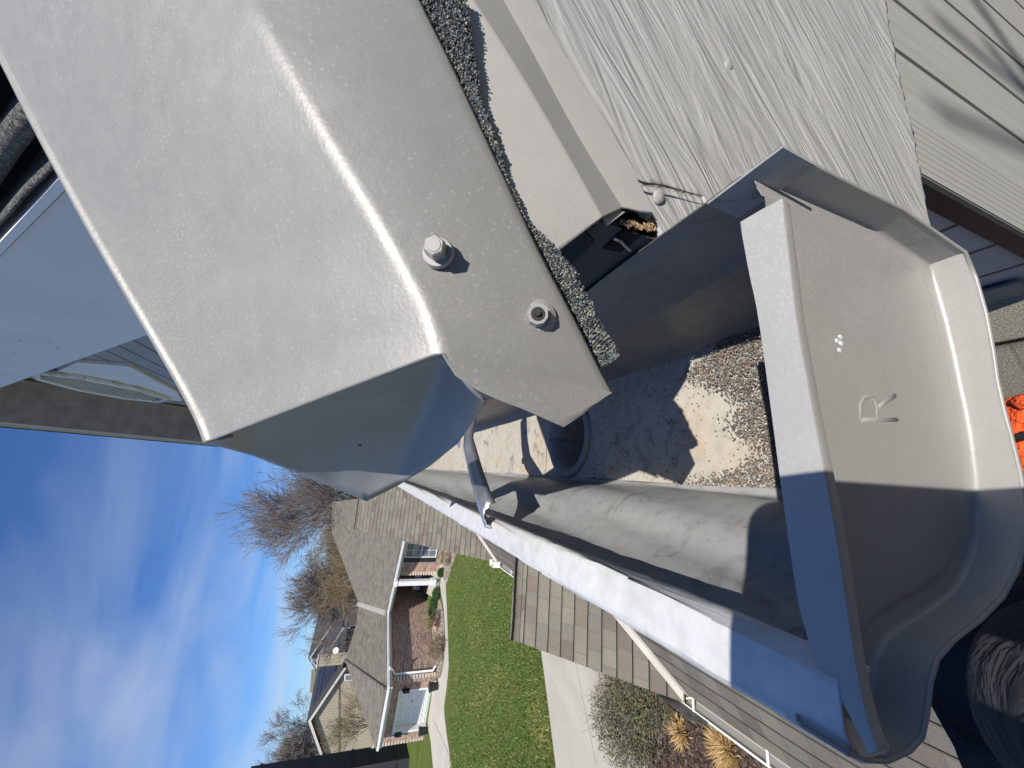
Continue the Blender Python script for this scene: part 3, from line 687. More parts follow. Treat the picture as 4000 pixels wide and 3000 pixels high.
# upper gable that faces the lawn: near rake, far rake, vent
SCL = 1.0
gwm = MB(); gwm.slab([gp(.5, pw, -.12), gp(10.8, pw, -.12), gp(gpk[0], pw, gpk[1]-.22), gp(.62, pw, .06)], -P, .12)
gwm.build('gable_wall', MAT['lap2'], house, uv=(gp(gwl, pw, 0), G, Z))
pf = -.20; SG = .775
def rake_z(g): return gpk[1]-SG*abs(g-gpk[0])
ug = [onp(570, 1310, pf), onp(0, 1515, pf)]; uu = [onp(252, 718, pf), onp(0, 980, pf)]
def gz(q): q = q-CAM; return q @ G, q[2]
(ga1, za1), (ga2, za2) = gz(ug[0]), gz(ug[1]); (gb1, zb1), (gb2, zb2) = gz(uu[0]), gz(uu[1])
s1 = (za2-za1)/(ga2-ga1); s2 = (zb2-zb1)/(gb2-gb1)
lo = lambda g: za1+s1*(g-ga1)
hi = lambda g: zb1+s2*(g-gb1)
gS = .28
pkz = lo(gpk[0])
fasc = MB(); fasc.slab([gp(gS, pf, lo(gS)), gp(gpk[0], pf, lo(gpk[0])), gp(gpk[0], pf, lo(gpk[0])+.26), gp(1.4, pf, hi(1.4)), gp(gS, pf, hi(gS))], -P, .022)
fasc.build('rake_fascia', MAT['blue_trim'], house)
fst = MB(); fst.slab([gp(gS, pf+.006, hi(gS)-.115), gp(1.6, pf+.006, hi(1.6)-.115), gp(1.6, pf+.006, hi(1.6)-.002), gp(gS, pf+.006, hi(gS)-.002)], -P, .0055); fst.build('fascia_step', MAT['blue_trim'], house)
cap_e = MB(); cap_e.slab([gp(gS, pf+.010, hi(gS)), gp(1.6, pf+.010, hi(1.6)), gp(1.6, pf+.010, hi(1.6)+.008), gp(gS, pf+.010, hi(gS)+.008)], -P, .03); cap_e.build('drip_strip', MAT['white'], house)
for x, y in ((80, 1331), (188, 1332), (223, 1361), (55, 1377), (141, 1405), (388, 1060), (125, 1117)):
    c_ = onp(x, y, pf); MB().tube([c_-P*.001, c_+P*.0006], .0016 if x < 300 else .0009, 8).build('nail_hole', MAT['black'], house)
# stack of shingle courses above the rake, with gaps between the butts
MAT['gran'] = simple('granular', (.15, .14, .132), .95, 0, 330, .95, 1.0, 380, .006)
for k in range(7):
    nn2 = 60; rws = []
    z0k = [.004, .020, .050, .062, .086, .100, .124][k]; th = [.006, .018, .006, .012, .008, .016, .02][k]
    for i in range(nn2):
        g = .20+1.35*i/(nn2-1); wv_ = .0022*math.sin(g*15+k*1.3)+.0012*math.sin(g*37+2*k)
        z0 = hi(g)+.010+z0k+wv_; pe_ = pf+.006-k*.006+.002*math.sin(g*21+k)
        rws.append([gp(g, pe_-.06, z0+th), gp(g, pe_-.004, z0+th), gp(g, pe_, z0+th*.8), gp(g, pe_+.001, z0+th*.2), gp(g, pe_-.003, z0), gp(g, pe_-.06, z0)])
    mo('shingle_layer', *grid(rws), MAT['gran'], house, smooth=True)
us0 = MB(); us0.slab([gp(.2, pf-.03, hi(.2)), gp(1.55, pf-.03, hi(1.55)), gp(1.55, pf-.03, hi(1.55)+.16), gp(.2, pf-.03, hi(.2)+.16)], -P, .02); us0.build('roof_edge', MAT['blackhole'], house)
rsl = MB(); rsl.slab([gp(.2, pf-.02, hi(.2)+.0), gp(1.5, pf-.02, hi(1.5)), gp(gpk[0], pf-.02, pkz+.27), gp(gpk[0], -4, pkz+.27), gp(.2, -4, hi(.2)+.0)], Z, .02); rsl.build('roof', MAT['sh'], house, uv=(CAM, P, nrm(G+SG*Z)))
# underside of the near rake overhang
us = MB(); us.slab([gp(.5, pf-.022, lo(.5)), gp(gpk[0], pf-.022, pkz), gp(gpk[0], pw, pkz), gp(.5, pw, lo(.5))], Z, .01); us.build('soffit', MAT['cream'], house)
# far rake: soffit, fascia and metal edge
gE = 8.6
hf = lambda g: pkz-.80*(g-gpk[0])
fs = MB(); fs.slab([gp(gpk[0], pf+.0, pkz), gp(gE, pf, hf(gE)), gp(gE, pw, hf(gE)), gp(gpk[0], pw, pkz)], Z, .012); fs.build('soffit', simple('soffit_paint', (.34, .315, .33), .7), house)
f1_ = MB(); f1_.slab([gp(gpk[0]-.0, pf+.024, pkz+.0), gp(gE, pf+.024, hf(gE)), gp(gE, pf+.024, hf(gE)+.19), gp(gpk[0], pf+.024, pkz+.19)], -P, .022); f1_.build('rake_fascia', MAT['blue_trim'], house)
f2_ = MB(); f2_.slab([gp(gpk[0], pf+.045, pkz+.13), gp(gE, pf+.045, hf(gE)+.13), gp(gE, pf+.045, hf(gE)+.23), gp(gpk[0], pf+.045, pkz+.23)], -P, .018); f2_.build('drip_strip', MAT['cream'], house)
rb = MB(); rb.slab([gp(gpk[0], pf+.06, pkz+.24), gp(gE, pf+.06, hf(gE)+.24), gp(gE, -4, hf(gE)+.24), gp(gpk[0], -4, pkz+.24)], Z, .03); rb.build('roof', MAT['sh'], house, uv=(CAM, P, G))
# eave return at the far end, the corner's shade put into its near-black colour
er = MB(); er.box(gp(gE-.05, pw, hf(gE)-.45), P*(pf-pw+.02), G*.5, Z*.6); er.build('eave_return', simple('shaded_trim', (.05, .05, .055), .6), house)
# louvred vent
def vp_(x, y): return onp(x, y, pw+.03)
vo = [vp_(*q) for q in ((300, 1415), (505, 1432), (690, 1530), (712, 1568), (520, 1552), (250, 1505), (170, 1478))]
vb = MB(); vb.slab(vo, -P, .028); vt = vb.build('vent_surround', MAT['white'], house)
vi = [vp_(*q) for q in ((215, 1462), (420, 1458), (640, 1547), (560, 1550), (400, 1535), (250, 1497))]
g_i = [(q-CAM) @ G for q in vi]; z_i = [q[2]-H for q in vi]
cg, cz_ = np.mean(g_i), np.mean(z_i); rg, rz = (max(g_i)-min(g_i))/2, (max(z_i)-min(z_i))/2
fr = MB()
oct_ = [(cg+rg*.92*math.cos(a), cz_+rz*.98*math.sin(a)) for a in [math.radians(22.5+45*k) for k in range(8)]]
for k in range(8):
    a, b_ = oct_[k], oct_[(k+1) % 8]; fr.tube([gp(a[0], pw+.05, a[1]), gp(b_[0], pw+.05, b_[1])], .028, 6)
fr.build('vent_frame', MAT['white'], vt)
sl_ = MB()
for k in range(9):
    z = cz_-rz*.85+rz*1.7*k/8; hw_ = rg*.9*math.sqrt(max(.05, 1-((z-cz_)/rz)**2))
    sl_.slab([gp(cg-hw_, pw+.034, z), gp(cg+hw_, pw+.034, z), gp(cg+hw_, pw+.07, z-.05), gp(cg-hw_, pw+.07, z-.05)], Z, .012)
sl_.build('louvre_slats', MAT['white'], vt)

# ------------------------------------------------------------------ lower roofs of the same house
SCL = .68
p2, ze = 2.39, -4.0
def low(g, p, dz=0): return gp(g, p, ze+SL*(p2-p)+dz)
UVL = (gp(0, p2, ze), G, nrm(-P+SL*Z)); LN = nrm(SL*P+Z)
def roofpoly(pts, n, uv, name='lower_roof', t=.03):
    b_ = MB(); b_.slab(pts, -nrm(n), t); return b_.build(name, MAT['sh'], house, uv=uv)
gI0, gI1 = 4.2, 8.4                            # first cross gable
gJ0, gJ1 = 11.2, 22.8                          # second, bigger one
pr1, pr2 = 2.50, 2.46
roofpoly([low(-6, p2), low(gI0, p2), low(gI0+p2+.7, pw), low(-6, pw)], LN, UVL)
roofpoly([gp(-6, pw, -4.0), gp(.37, pw, -4.0), gp(.37, -5, -4.0), gp(-6, -5, -4.0)], Z, UVL)
hI = (gI1-gI0)/2; zI = ze+SL*hI
roofpoly([gp(gI0-.02, pr1, ze-.013), gp(gI0+hI, pr1, zI), gp(gI0+hI, p2-hI, zI), gp(gI0, p2, ze)], nrm(-SL*G+Z), (gp(gI0, pr1, ze), P, nrm(G+SL*Z)))
roofpoly([gp(gI0+hI+.004, pr1, zI), gp(gI1, pr1, ze), gp(gI1, p2, ze), gp(gI0+hI+.004, p2-hI, zI)], nrm(SL*G+Z), (gp(gI1, pr1, ze), P, nrm(-G+SL*Z)))
hJ = (gJ1-gJ0)/2; zJ = ze+SL*hJ
roofpoly([low(gI1, p2), low(gJ0, p2), low(gJ0+4, p2-4), low(gI0+hI, p2-4), low(gI0+hI, p2-hI)], LN, UVL)
roofpoly([gp(gJ0-.02, pr2, ze-.013), gp(gJ0+hJ, pr2, zJ), gp(gJ0+hJ, p2-hJ, zJ), gp(gJ0, p2, ze)], nrm(-SL*G+Z), (gp(gJ0, pr2, ze), P, nrm(G+SL*Z)))
roofpoly([gp(gJ0+hJ+.004, pr2, zJ), gp(gJ1, pr2, ze), gp(gJ1, p2-3, ze), gp(gJ0+hJ+.004, p2-hJ, zJ)], nrm(SL*G+Z), (gp(gJ1, pr2, ze), P, nrm(-G+SL*Z)))
# ridge caps
for gq, zq, pa, pb in ((gI0+hI, zI, pr1, p2-hI), (gJ0+hJ, zJ, pr2, p2-hJ)):
    rcp = MB(); n = int((pa-pb)/.2)
    for i in range(n):
        a = pa-i*.2; lift = .006
        for sg_ in (1, -1): rcp.slab([gp(gq, a, zq+.012+lift), gp(gq, a-.215, zq+.012), gp(gq+sg_*.14, a-.215, zq+.012-SL*.14), gp(gq+sg_*.14, a, zq+.012+lift-SL*.14)], Z, .004)
    rcp.build('ridge_cap', MAT['sh'], house, uv=(gp(gq, pa, zq), P*.7, G*.3))
# valleys of bare metal with a rib
MAT['valley'] = simple('valley_metal', (.44, .42, .37), .55, 0, 4, .08)
for gq, ln in ((gI0, 1.28*hI), (gJ0, 4.6)):
    a = gp(gq, p2, ze+.012); d = nrm(G-P+SL*Z); wl_ = nrm(np.cross(d, nrm(SL*P+Z))); wr_ = nrm(np.cross(nrm(-SL*G+Z), d))
    va_ = MB(); e = a+d*ln*1.25
    va_.slab([a, e, e-wl_*.1*-1, a-wl_*.1*-1] if False else [a, e, e+nrm(-G+0*P)*.10+Z*0+P*0, a+nrm(-G)*.10], LN, .003)
    va_.slab([a, e, e+nrm(P)*.10, a+nrm(P)*.10], nrm(-SL*G+Z), .003)
    va_.tube([a+Z*.006, e+Z*.006], .006, 6); va_.build('valley_flashing', MAT['valley'], house)
# walls and gables under the lower roofs
lw = MB(); lw.slab([gp(-6, p2-.45, -8.385), gp(gI0+.4, p2-.45, -8.385), gp(gI0+.4, p2-.45, ze-.1), gp(-6, p2-.45, ze-.1)], -P, .15)
lw.slab([gp(gI0+.3, p2-.25, -8.385), gp(gI1-.3, p2-.25, -8.385), gp(gI1-.3, p2-.25, ze), gp(gI0+hI, p2-.25, zI-.1), gp(gI0+.3, p2-.25, ze)], -P, .15)
lw.slab([gp(gI1-.2, p2-.45, -8.385), gp(gJ0+.3, p2-.45, -8.385), gp(gJ0+.3, p2-.45, ze-.1), gp(gI1-.2, p2-.45, ze-.1)], -P, .15)
lw.slab([gp(gJ0+.3, p2-.25, -8.385), gp(gJ1-.3, p2-.25, -8.385), gp(gJ1-.3, p2-.25, ze), gp(gJ0+hJ, p2-.25, zJ-.1), gp(gJ0+.3, p2-.25, ze)], -P, .15)
lw.build('lower_wall', MAT['lap'], house, uv=(CAM, G, Z))
rkb = MB()
for gq0, gq1, zq, h_, pr_ in ((gI0, gI1, zI, hI, pr1), (gJ0, gJ1, zJ, hJ, pr2)):
    for sg_, gg in ((1, gq0), (-1, gq1)):
        rkb.slab([gp(gg, pr_-.03, ze-.16), gp(gq0+h_, pr_-.03, zq-.16), gp(gq0+h_, pr_-.03, zq-.035), gp(gg, pr_-.03, ze-.035)], -P, .02)
rkb.build('rake_fascia', MAT['white'], house)

# gutters on the lower eave
gprof = [(-.002, -.02), (0, -.10), (.01, -.115), (.085, -.115), (.098, -.09), (.115, -.06), (.125, -.02), (.127, -.012)]
def low_gutter(ga, gb, label):
    t_ = thing('eaves_gutter', gp((ga+gb)/2, p2+.06, ze-.1), label, 'gutter', 'gutters along the lower eave')
    r_ = [[gp(g, p2+p, ze+z) for p, z in gprof] for g in np.linspace(ga, gb, 8)]
    mo('trough', *grid(r_), MAT['drip'], t_, thick=.002, off=0)
    lp = MB(); lp.box(gp(ga, p2+.115, ze-.012), G*(gb-ga), P*.022, Z*.010); lp.box(gp(ga, p2+.1375, ze-.034), G*(gb-ga), -P*.003, Z*.0215); lp.build('front_lip', MAT['white'], t_)
    for g in np.arange(ga+.55, gb, .9):
        h_ = MB(); h_.box(gp(g, p2-.01, ze-.004), G*.022, P*.14, Z*.012); h_.build('hanger', MAT['white'], t_)
    MB().slab([gp(gb, p2+p, ze+z) for p, z in gprof], G, .002).build('end_cap', MAT['white'], t_); MB().slab([gp(ga, p2+p, ze+z) for p, z in gprof], -G, .002).build('end_cap', MAT['white'], t_)
    return t_
A1 = low_gutter(-5.5, gI0+.55, 'lower gutter running out of the picture below, carrying a grey splash guard at the valley')
A2 = low_gutter(gI1+.2, gJ0+.28, 'short lower gutter seen between the two cross gables, with a white box-shaped corner guard')
def splash(par, g, hgt, wdt, mat, ang):
    b_ = MB(); b_.slab([gp(g-wdt, p2+.127, ze-.012), gp(g+wdt, p2+.127, ze-.012), gp(g+wdt, p2+.132, ze+hgt*.55), gp(g+wdt*.7, p2+.135, ze+hgt), gp(g-wdt*.7, p2+.135, ze+hgt), gp(g-wdt, p2+.132, ze+hgt*.55)], P, .003)
    o = b_.build('splash_guard', mat, par); return o
splash(A1, gI0-.02, .17, .33, simple('guard_grey', (.16, .165, .16), .45, .3), 0)
bx_ = MB(); bx_.box(gp(gJ0-.22, p2+.13, ze-.12), G*.36, P*.02, Z*.30); bx_.box(gp(gJ0-.22, p2+.0, ze-.02), G*.01, P*.13, Z*.20); bx_.box(gp(gJ0+.13, p2+.0, ze-.02), G*.01, P*.13, Z*.20); bx_.build('splash_guard', MAT['white'], A2)
SCL = 1.0
# ------------------------------------------------------------------ ground
def lawnmat():
    m_, t, b = newmat('lawn'); o = nd(t, 'ShaderNodeTexCoord').outputs['Object']
    n1 = noise(t, o, .55, 5, .6, .3); n2 = noise(t, o, 9, 5, .65); n3 = noise(t, o, 38, 4, .7); n4 = noise(t, mapping(t, o, (.5, 2.2, 1), (0, 0, .5)), 1.0, 4, .6)
    c = ramp(t, n3, [(.30, (.035, .065, .014)), (.50, (.105, .155, .030)), (.72, (.20, .24, .065))])
    c = mixc(t, ramp(t, n2, [(.42, (0, 0, 0)), (.64, (.45, .45, .45))]), c, (.15, .17, .05))
    c = mixc(t, ramp(t, n4, [(.53, (0, 0, 0)), (.70, (.75, .75, .75))]), c, (.27, .20, .075))
    c = mixc(t, ramp(t, n1, [(.35, (.25, .25, .25)), (.7, (0, 0, 0))]), c, (.04, .09, .02))
    t.links.new(c, b.inputs['Base Color']); b.inputs['Roughness'].default_value = .95; b.inputs['Specular IOR Level'].default_value = .15
    p1 = bump(t, b, n3, 1, .05); bump(t, b, n2, .6, .05, p1); return m_
MAT['lawn'] = lawnmat()
def concmat(name, col, sc=1.0):
    m_, t, b = newmat(name); o = nd(t, 'ShaderNodeTexCoord').outputs['Object']
    n1 = noise(t, o, .6*sc, 6, .6, .6); n2 = noise(t, mapping(t, o, (3, .25, 1), (0, 0, -.35)), 1, 5, .6); n3 = noise(t, o, 90, 3)
    c = ramp(t, n1, [(.3, [k*.84 for k in col]), (.7, [k*1.07 for k in col])])
    c = mixc(t, ramp(t, n2, [(.5, (0, 0, 0)), (.75, (.35,)*3)]), c, [k*.74 for k in col]); c = mixc(t, .18, c, ramp(t, n3, [(.3, (.2,)*3), (.7, (.9,)*3)]), 'OVERLAY')
    t.links.new(c, b.inputs['Base Color']); b.inputs['Roughness'].default_value = .9; bump(t, b, n3, .25, .003); return m_
MAT['drive'] = concmat('driveway_concrete', (.43, .405, .345)); MAT['walk'] = concmat('walk_concrete', (.46, .43, .37))
def speck(name, cols, sc, bd=.02):
    m_, t, b = newmat(name); o = nd(t, 'ShaderNodeTexCoord').outputs['Object']
    v = nd(t, 'ShaderNodeTexVoronoi', {'Scale': sc}); t.links.new(o, v.inputs[0]); sp = nd(t, 'ShaderNodeSeparateColor'); t.links.new(v.outputs['Color'], sp.inputs[0])
    k = len(cols)-1; c = ramp(t, sp.outputs[0], [(i/k, cc) for i, cc in enumerate(cols)])
    d = ramp(t, v.outputs['Distance'], [(.25, (1, 1, 1)), (.62, (.25, .25, .25))]); c = mixc(t, 1, c, d, 'MULTIPLY')
    t.links.new(c, b.inputs['Base Color']); b.inputs['Roughness'].default_value = .95
    iv = nd(t, 'ShaderNodeMath', operation='SUBTRACT'); iv.inputs[0].default_value = 1; t.links.new(v.outputs['Distance'], iv.inputs[1]); bump(t, b, iv.outputs[0], 1, bd); return m_
MAT['rocks'] = speck('river_rock', [(.55, .40, .27), (.62, .52, .40), (.45, .33, .24), (.66, .58, .48), (.52, .42, .33)], 11, .05)
MAT['mulch'] = speck('mulch_ground', [(.030, .022, .018), (.07, .045, .032), (.05, .035, .03), (.10, .07, .05)], 30, .03)
def sheet_(name, pts, z, mat, kind='structure'):
    o = mo(name, [np.array([p[0], p[1], z]) for p in pts], [tuple(range(len(pts)))], mat)
    if o.data.polygons[0].normal.z < 0: o.data.flip_normals()
    return tag(o, kind=kind)
R_ = 900
MAT['earth'] = simple('dry_ground', (.17, .16, .125), .95, 0, .5, .25)
sheet_('ground', [(-R_, -R_), (R_, -R_), (R_, R_), (-R_, R_)], -.02, MAT['earth'])
sheet_('lawn', [(-32, -2), (4, -2), (4, 30), (-32, 36)], 0, MAT['lawn'])
hp_ = lambda L_: [hz(x, y)[:2] for x, y in L_]
sheet_('driveway', hp_([(2105, 2300), (2108, 2500), (2135, 2700), (2172, 3000), (2235, 3500), (2620, 3500), (2560, 3120), (2531, 2985), (2500, 2900), (2440, 2650), (2440, 2300)]), .006, MAT['drive'])
sheet_('mulch_bed', hp_([(2436, 2300), (2440, 2650), (2500, 2900), (2530, 2984), (2600, 3090), (2900, 3400), (3300, 3400), (3050, 2300)]), .010, MAT['mulch'])
sheet_('walkway', hp_([(1712, 2215), (1722, 2262), (1719, 2300), (1732, 2362), (1737, 2430), (1739, 2500), (1732, 2603), (1722, 2642), (1712, 2650), (1694, 2665), (1690, 2690), (1668, 2840), (1676, 2860), (1683, 2900), (1693, 3010), (1715, 3300), (1815, 3300), (1765, 3000), (1744, 2860), (1737, 2800), (1735, 2760), (1744, 2693), (1753, 2603), (1750, 2482), (1746, 2380), (1741, 2283), (1731, 2250), (1733, 2230), (1726, 2200)]), .006, MAT['walk'])
sheet_('rock_bed', hp_([(1735, 2060), (1736, 2170), (1722, 2232), (1718, 2245), (1731, 2250), (1741, 2283), (1747, 2275), (1765, 2217), (1785, 2159), (1790, 2060)]), .010, MAT['rocks'])
sheet_('rock_border', hp_([(1700, 2318), (1712, 2325), (1722, 2345), (1728, 2380), (1735, 2430), (1737, 2500), (1731, 2600), (1722, 2638), (1704, 2650), (1698, 2640), (1690, 2500), (1684, 2380)]), .010, MAT['rocks'])
# joints cut in the concrete
jm = simple('joint', (.10, .09, .075), .95)
def joint(a, b_, w_=.02, z=.0075):
    A_, B_ = hz(*a), hz(*b_); d = nrm(B_-A_); s_ = np.array([-d[1], d[0], 0])*w_/2; zz_ = Z*z
    o = mo('joint', [A_-s_+zz_, B_-s_+zz_, B_+s_+zz_, A_+s_+zz_], [(0, 1, 2, 3)], jm); o['kind'] = 'structure'
joint((2160, 2520), (2470, 2705)); joint((2240, 2540), (2330, 2990), .012); joint((1737, 2500), (1750, 2500), .05); joint((1698, 2820), (1760, 2960), .03)

# ------------------------------------------------------------------ brick neighbour across the lawn
nb = thing('brick_house', hz(1690, 2500), 'single-storey brick house across the lawn with hipped shingle roof, white garage door and porch column', 'house')
zE = H-2.86
W0, W1 = hz(1741, 2090), hz(1714, 2232); B0, B1 = hz(1657, 2275), hz(1708, 2641); Gq0, Gq1 = hz(1697, 2660), hz(1662, 2858); Gx = hz(1650, 2920)
def wl_(A, B, top=zE+.12, mat=None, name='brick_wall', t=.2, par=nb, z0=-.3):
    n = wall_n(A, B); n = n if n @ (CAM-np.array(A)) > 0 else -n; u = nrm(np.array(B)-np.array(A))
    b_ = MB(); b_.slab([np.array([A[0], A[1], z0]), np.array([B[0], B[1], z0]), np.array([B[0], B[1], top]), np.array([A[0], A[1], top])], -n, t)
    return b_.build(name, mat or MAT['brick'], par, uv=(np.array([A[0], A[1], 0]), u, Z)), n
wl_(W0, W1); wl_(B0, B1); wl_(B1, Gq0)
PBa = hz(1654, 2200); wl_(W1, PBa); wl_(PBa, B0); B00 = B0
o_, nG = wl_(Gq0+(Gq1-Gq0)*.0, Gq0+(Gq1-Gq0)*.14)
gd0, gd1 = Gq0+(Gq1-Gq0)*.14, Gq0+(Gq1-Gq0)*.92
wl_(gd1, Gq1+(Gq1-Gq0)*.10)
# lintel over the door
dtop = onw(1552, 2780, Gq0, Gq1)[2]
def hdr(A, B, z0_, z1_, name, mat, t=.2, off=0):
    n = nG; b_ = MB(); u = nrm(B-A); b_.slab([np.array([*(A+n*off)[:2], z0_]), np.array([*(B+n*off)[:2], z0_]), np.array([*(B+n*off)[:2], z1_]), np.array([*(A+n*off)[:2], z1_])], -n, t); return b_.build(name, mat, nb, uv=(np.array([A[0], A[1], 0]), u, Z))
hdr(gd0, gd1, dtop, zE+.12, 'brick_wall', MAT['brick'])
endc = Gq1+(Gq1-Gq0)*.10; wl_(endc, endc+np.array([.3, 6, 0]))
# garage door, set back, panelled
rec = .32; gdw = np.linalg.norm(gd1-gd0); u = nrm(gd1-gd0)
gdo = MB(); A_ = gd0-nG*rec; gdo.slab([np.array([*A_[:2], 0]), np.array([*(A_+u*gdw)[:2], 0]), np.array([*(A_+u*gdw)[:2], dtop]), np.array([*A_[:2], dtop])], -nG, .05)
door = gdo.build('garage_door', MAT['white'], nb)
pn = MB(); nr, ncol = 4, 7
for i in range(nr):
    for j in range(ncol):
        w_, h_ = gdw/ncol, dtop/nr; o0 = A_+u*(w_*(j+.14))+Z*(h_*(i+.2))+nG*.001
        for (a, b_, c_, d_) in ((0, 0, w_*.72, .03), (0, h_*.62-.03, w_*.72, .03)): pn.box(o0+u*a+Z*b_, u*c_, Z*d_, nG*.022)
        pn.box(o0+Z*.032, u*.03, Z*(h_*.62-.064), nG*.022); pn.box(o0+u*(w_*.72-.03)+Z*.032, u*.03, Z*(h_*.62-.064), nG*.022)
    if i: pn.box(A_+Z*(dtop/nr*i-.01)+nG*.001, u*gdw, Z*.012, nG*.003)
pn.build('door_panels', simple('panel_shadow_line', (.62, .63, .62), .6, 0, 3, .04), door)
jb = MB(); jb.box(gd0-nG*rec, u*.02, nG*(rec+.02), Z*dtop); jb.box(gd1-nG*rec-u*.02, u*.02, nG*(rec+.02), Z*dtop); jb.box(gd0-nG*rec+u*.022+Z*(dtop-.02), u*(gdw-.044), nG*(rec+.02), Z*.02)
jb.box(gd0-u*.10+nG*.002, u*.10, nG*.03, Z*(dtop+.1)); jb.box(gd1+nG*.002, u*.10, nG*.03, Z*(dtop+.1)); jb.box(gd0+nG*.002+Z*dtop, u*gdw, nG*.03, Z*.1); jb.build('door_frame', MAT['white'], nb)
hd = MB(); hd.tube([A_+u*gdw*.36+Z*1.0+nG*.02, A_+u*gdw*.36+Z*1.0+nG*.07, A_+u*(gdw*.36+.12)+Z*1.0+nG*.07], .015, 6); hd.build('handle', MAT['black'], door)
# roof: fitted planes
P1e, P2e, P3e, P4e = hz(1567, 2130, zE), hz(1509, 2395, zE), hz(1509, 2690, zE), hz(1467, 2928, zE)
e01 = P1e+(P1e-P2e)/np.linalg.norm(P1e-P2e)*4
def up_plane(A, B, pitch):
    d = np.array(B)-np.array(A); h_ = nrm(np.array([-d[1], d[0], 0])); h_ = h_ if h_ @ (np.array(A)-CAM) > 0 else -h_
    return nrm(-pitch*h_+Z), h_
nR2, h2_ = up_plane(P2e, P3e, .62); Ap = on(1348, 2578, P2e, nR2)
Vt = on(1402, 2360, P2e, nR2); r2a = on(1390, 2445, P2e, nR2); r2b = on(1370, 2510, P2e, nR2)
nR1 = nrm(np.cross(P2e-P1e, Vt-P1e)); nR1 = nR1 if nR1[2] > 0 else -nR1
q1, q0 = on(1296, 2080, P1e, nR1), on(1296, 1960, P1e, nR1)
def rpl(pts, n, A, B, name='roof'):
    u = nrm(np.array(B)-np.array(A)); v_ = nrm(np.cross(n, u)); v_ = v_ if v_[2] > 0 else -v_
    b_ = MB(); b_.slab(pts, -n, .06); return b_.build(name, MAT['sh_far'], nb, uv=(np.array(A), u, v_))
rpl([e01, P1e, P2e, Vt, q1, q0], nR1, P1e, P2e)
rpl([P2e, P3e, Ap, r2b, r2a, Vt], nR2, P2e, P3e)
nR3 = nrm(np.cross(P4e-P3e, Ap-P3e)); nR3 = nR3 if nR3[2] > 0 else -nR3
rpl([P3e, P4e, Ap], nR3, P3e, P4e)
bkp = Ap+np.array([-3.5, 3.5, -2.0]); MB().slab([P4e, bkp+np.array([-2, 2, -.6]), Ap], Z*-1, .05).build('roof', MAT['sh_far'], nb, uv=(P4e, np.array([1., 0, 0]), np.array([0, 1., 0])))
MB().slab([Vt, q1, q1+np.array([-4, 5, -2.0]), Vt+np.array([-4, 4, -1.2])], -Z, .05).build('roof', MAT['sh_far'], nb, uv=(Vt, np.array([1., 0, 0]), np.array([0, 1., 0])))
def ridge(a, b_, name='hip_cap'):
    rr_ = MB(); rr_.tube([a+Z*.02, b_+Z*.02], .07, 6); rr_.build(name, MAT['sh_far'], nb, uv=(np.array(a), nrm(b_-a), Z))
ridge(Ap, P3e+Z*.05)
vv_ = MB(); vv_.tube([Vt+Z*.03, P2e+Z*.05], .16, 4); vv_.build('valley_flashing', MAT['valley'], nb)
gt = MB()
for a, b_ in ((e01, P1e), (P1e, P2e), (P2e, P3e), (P3e, P4e)):
    d = nrm(b_-a); n = nrm(np.array([d[1], -d[0], 0])); n = n if n @ (CAM-a) > 0 else -n
    gt.box(a-n*.02-Z*.04-Z*.12, (b_-a), n*.12, Z*.12)
gt.build('eaves_gutter', MAT['white'], nb)
fc_ = MB()
for a, b_ in ((e01, P1e), (P1e, P2e), (P2e, P3e), (P3e, P4e)):
    d = nrm(b_-a); n = nrm(np.array([d[1], -d[0], 0])); n = n if n @ (CAM-a) > 0 else -n
    fc_.box(a-n*.05-Z*.32, (b_-a), n*.03, Z*.20); fc_.box(a-n*.052-Z*.32, (b_-a), -n*.5, Z*.02)
fc_.build('fascia', MAT['cream'], nb)
# downspout
ds = MB(); t0 = onw(1521, 2640, B0, B1); b0_ = onw(1708, 2624, B0, B1); nB = wall_n(B0, B1)
nB = nB if nB @ (CAM-B0) > 0 else -nB
for k in (0,):
    a = b0_+nB*.12; ds.tube([np.array([a[0], a[1], zE-.15])+nB*.45, np.array([a[0], a[1], zE-.35])+nB*.25, np.array([a[0], a[1], zE-.5])+nB*.0, np.array([a[0], a[1], .25]), np.array([a[0], a[1], .12])+nB*.3], .07, 4)
ds.build('downspout', MAT['white'], nb)
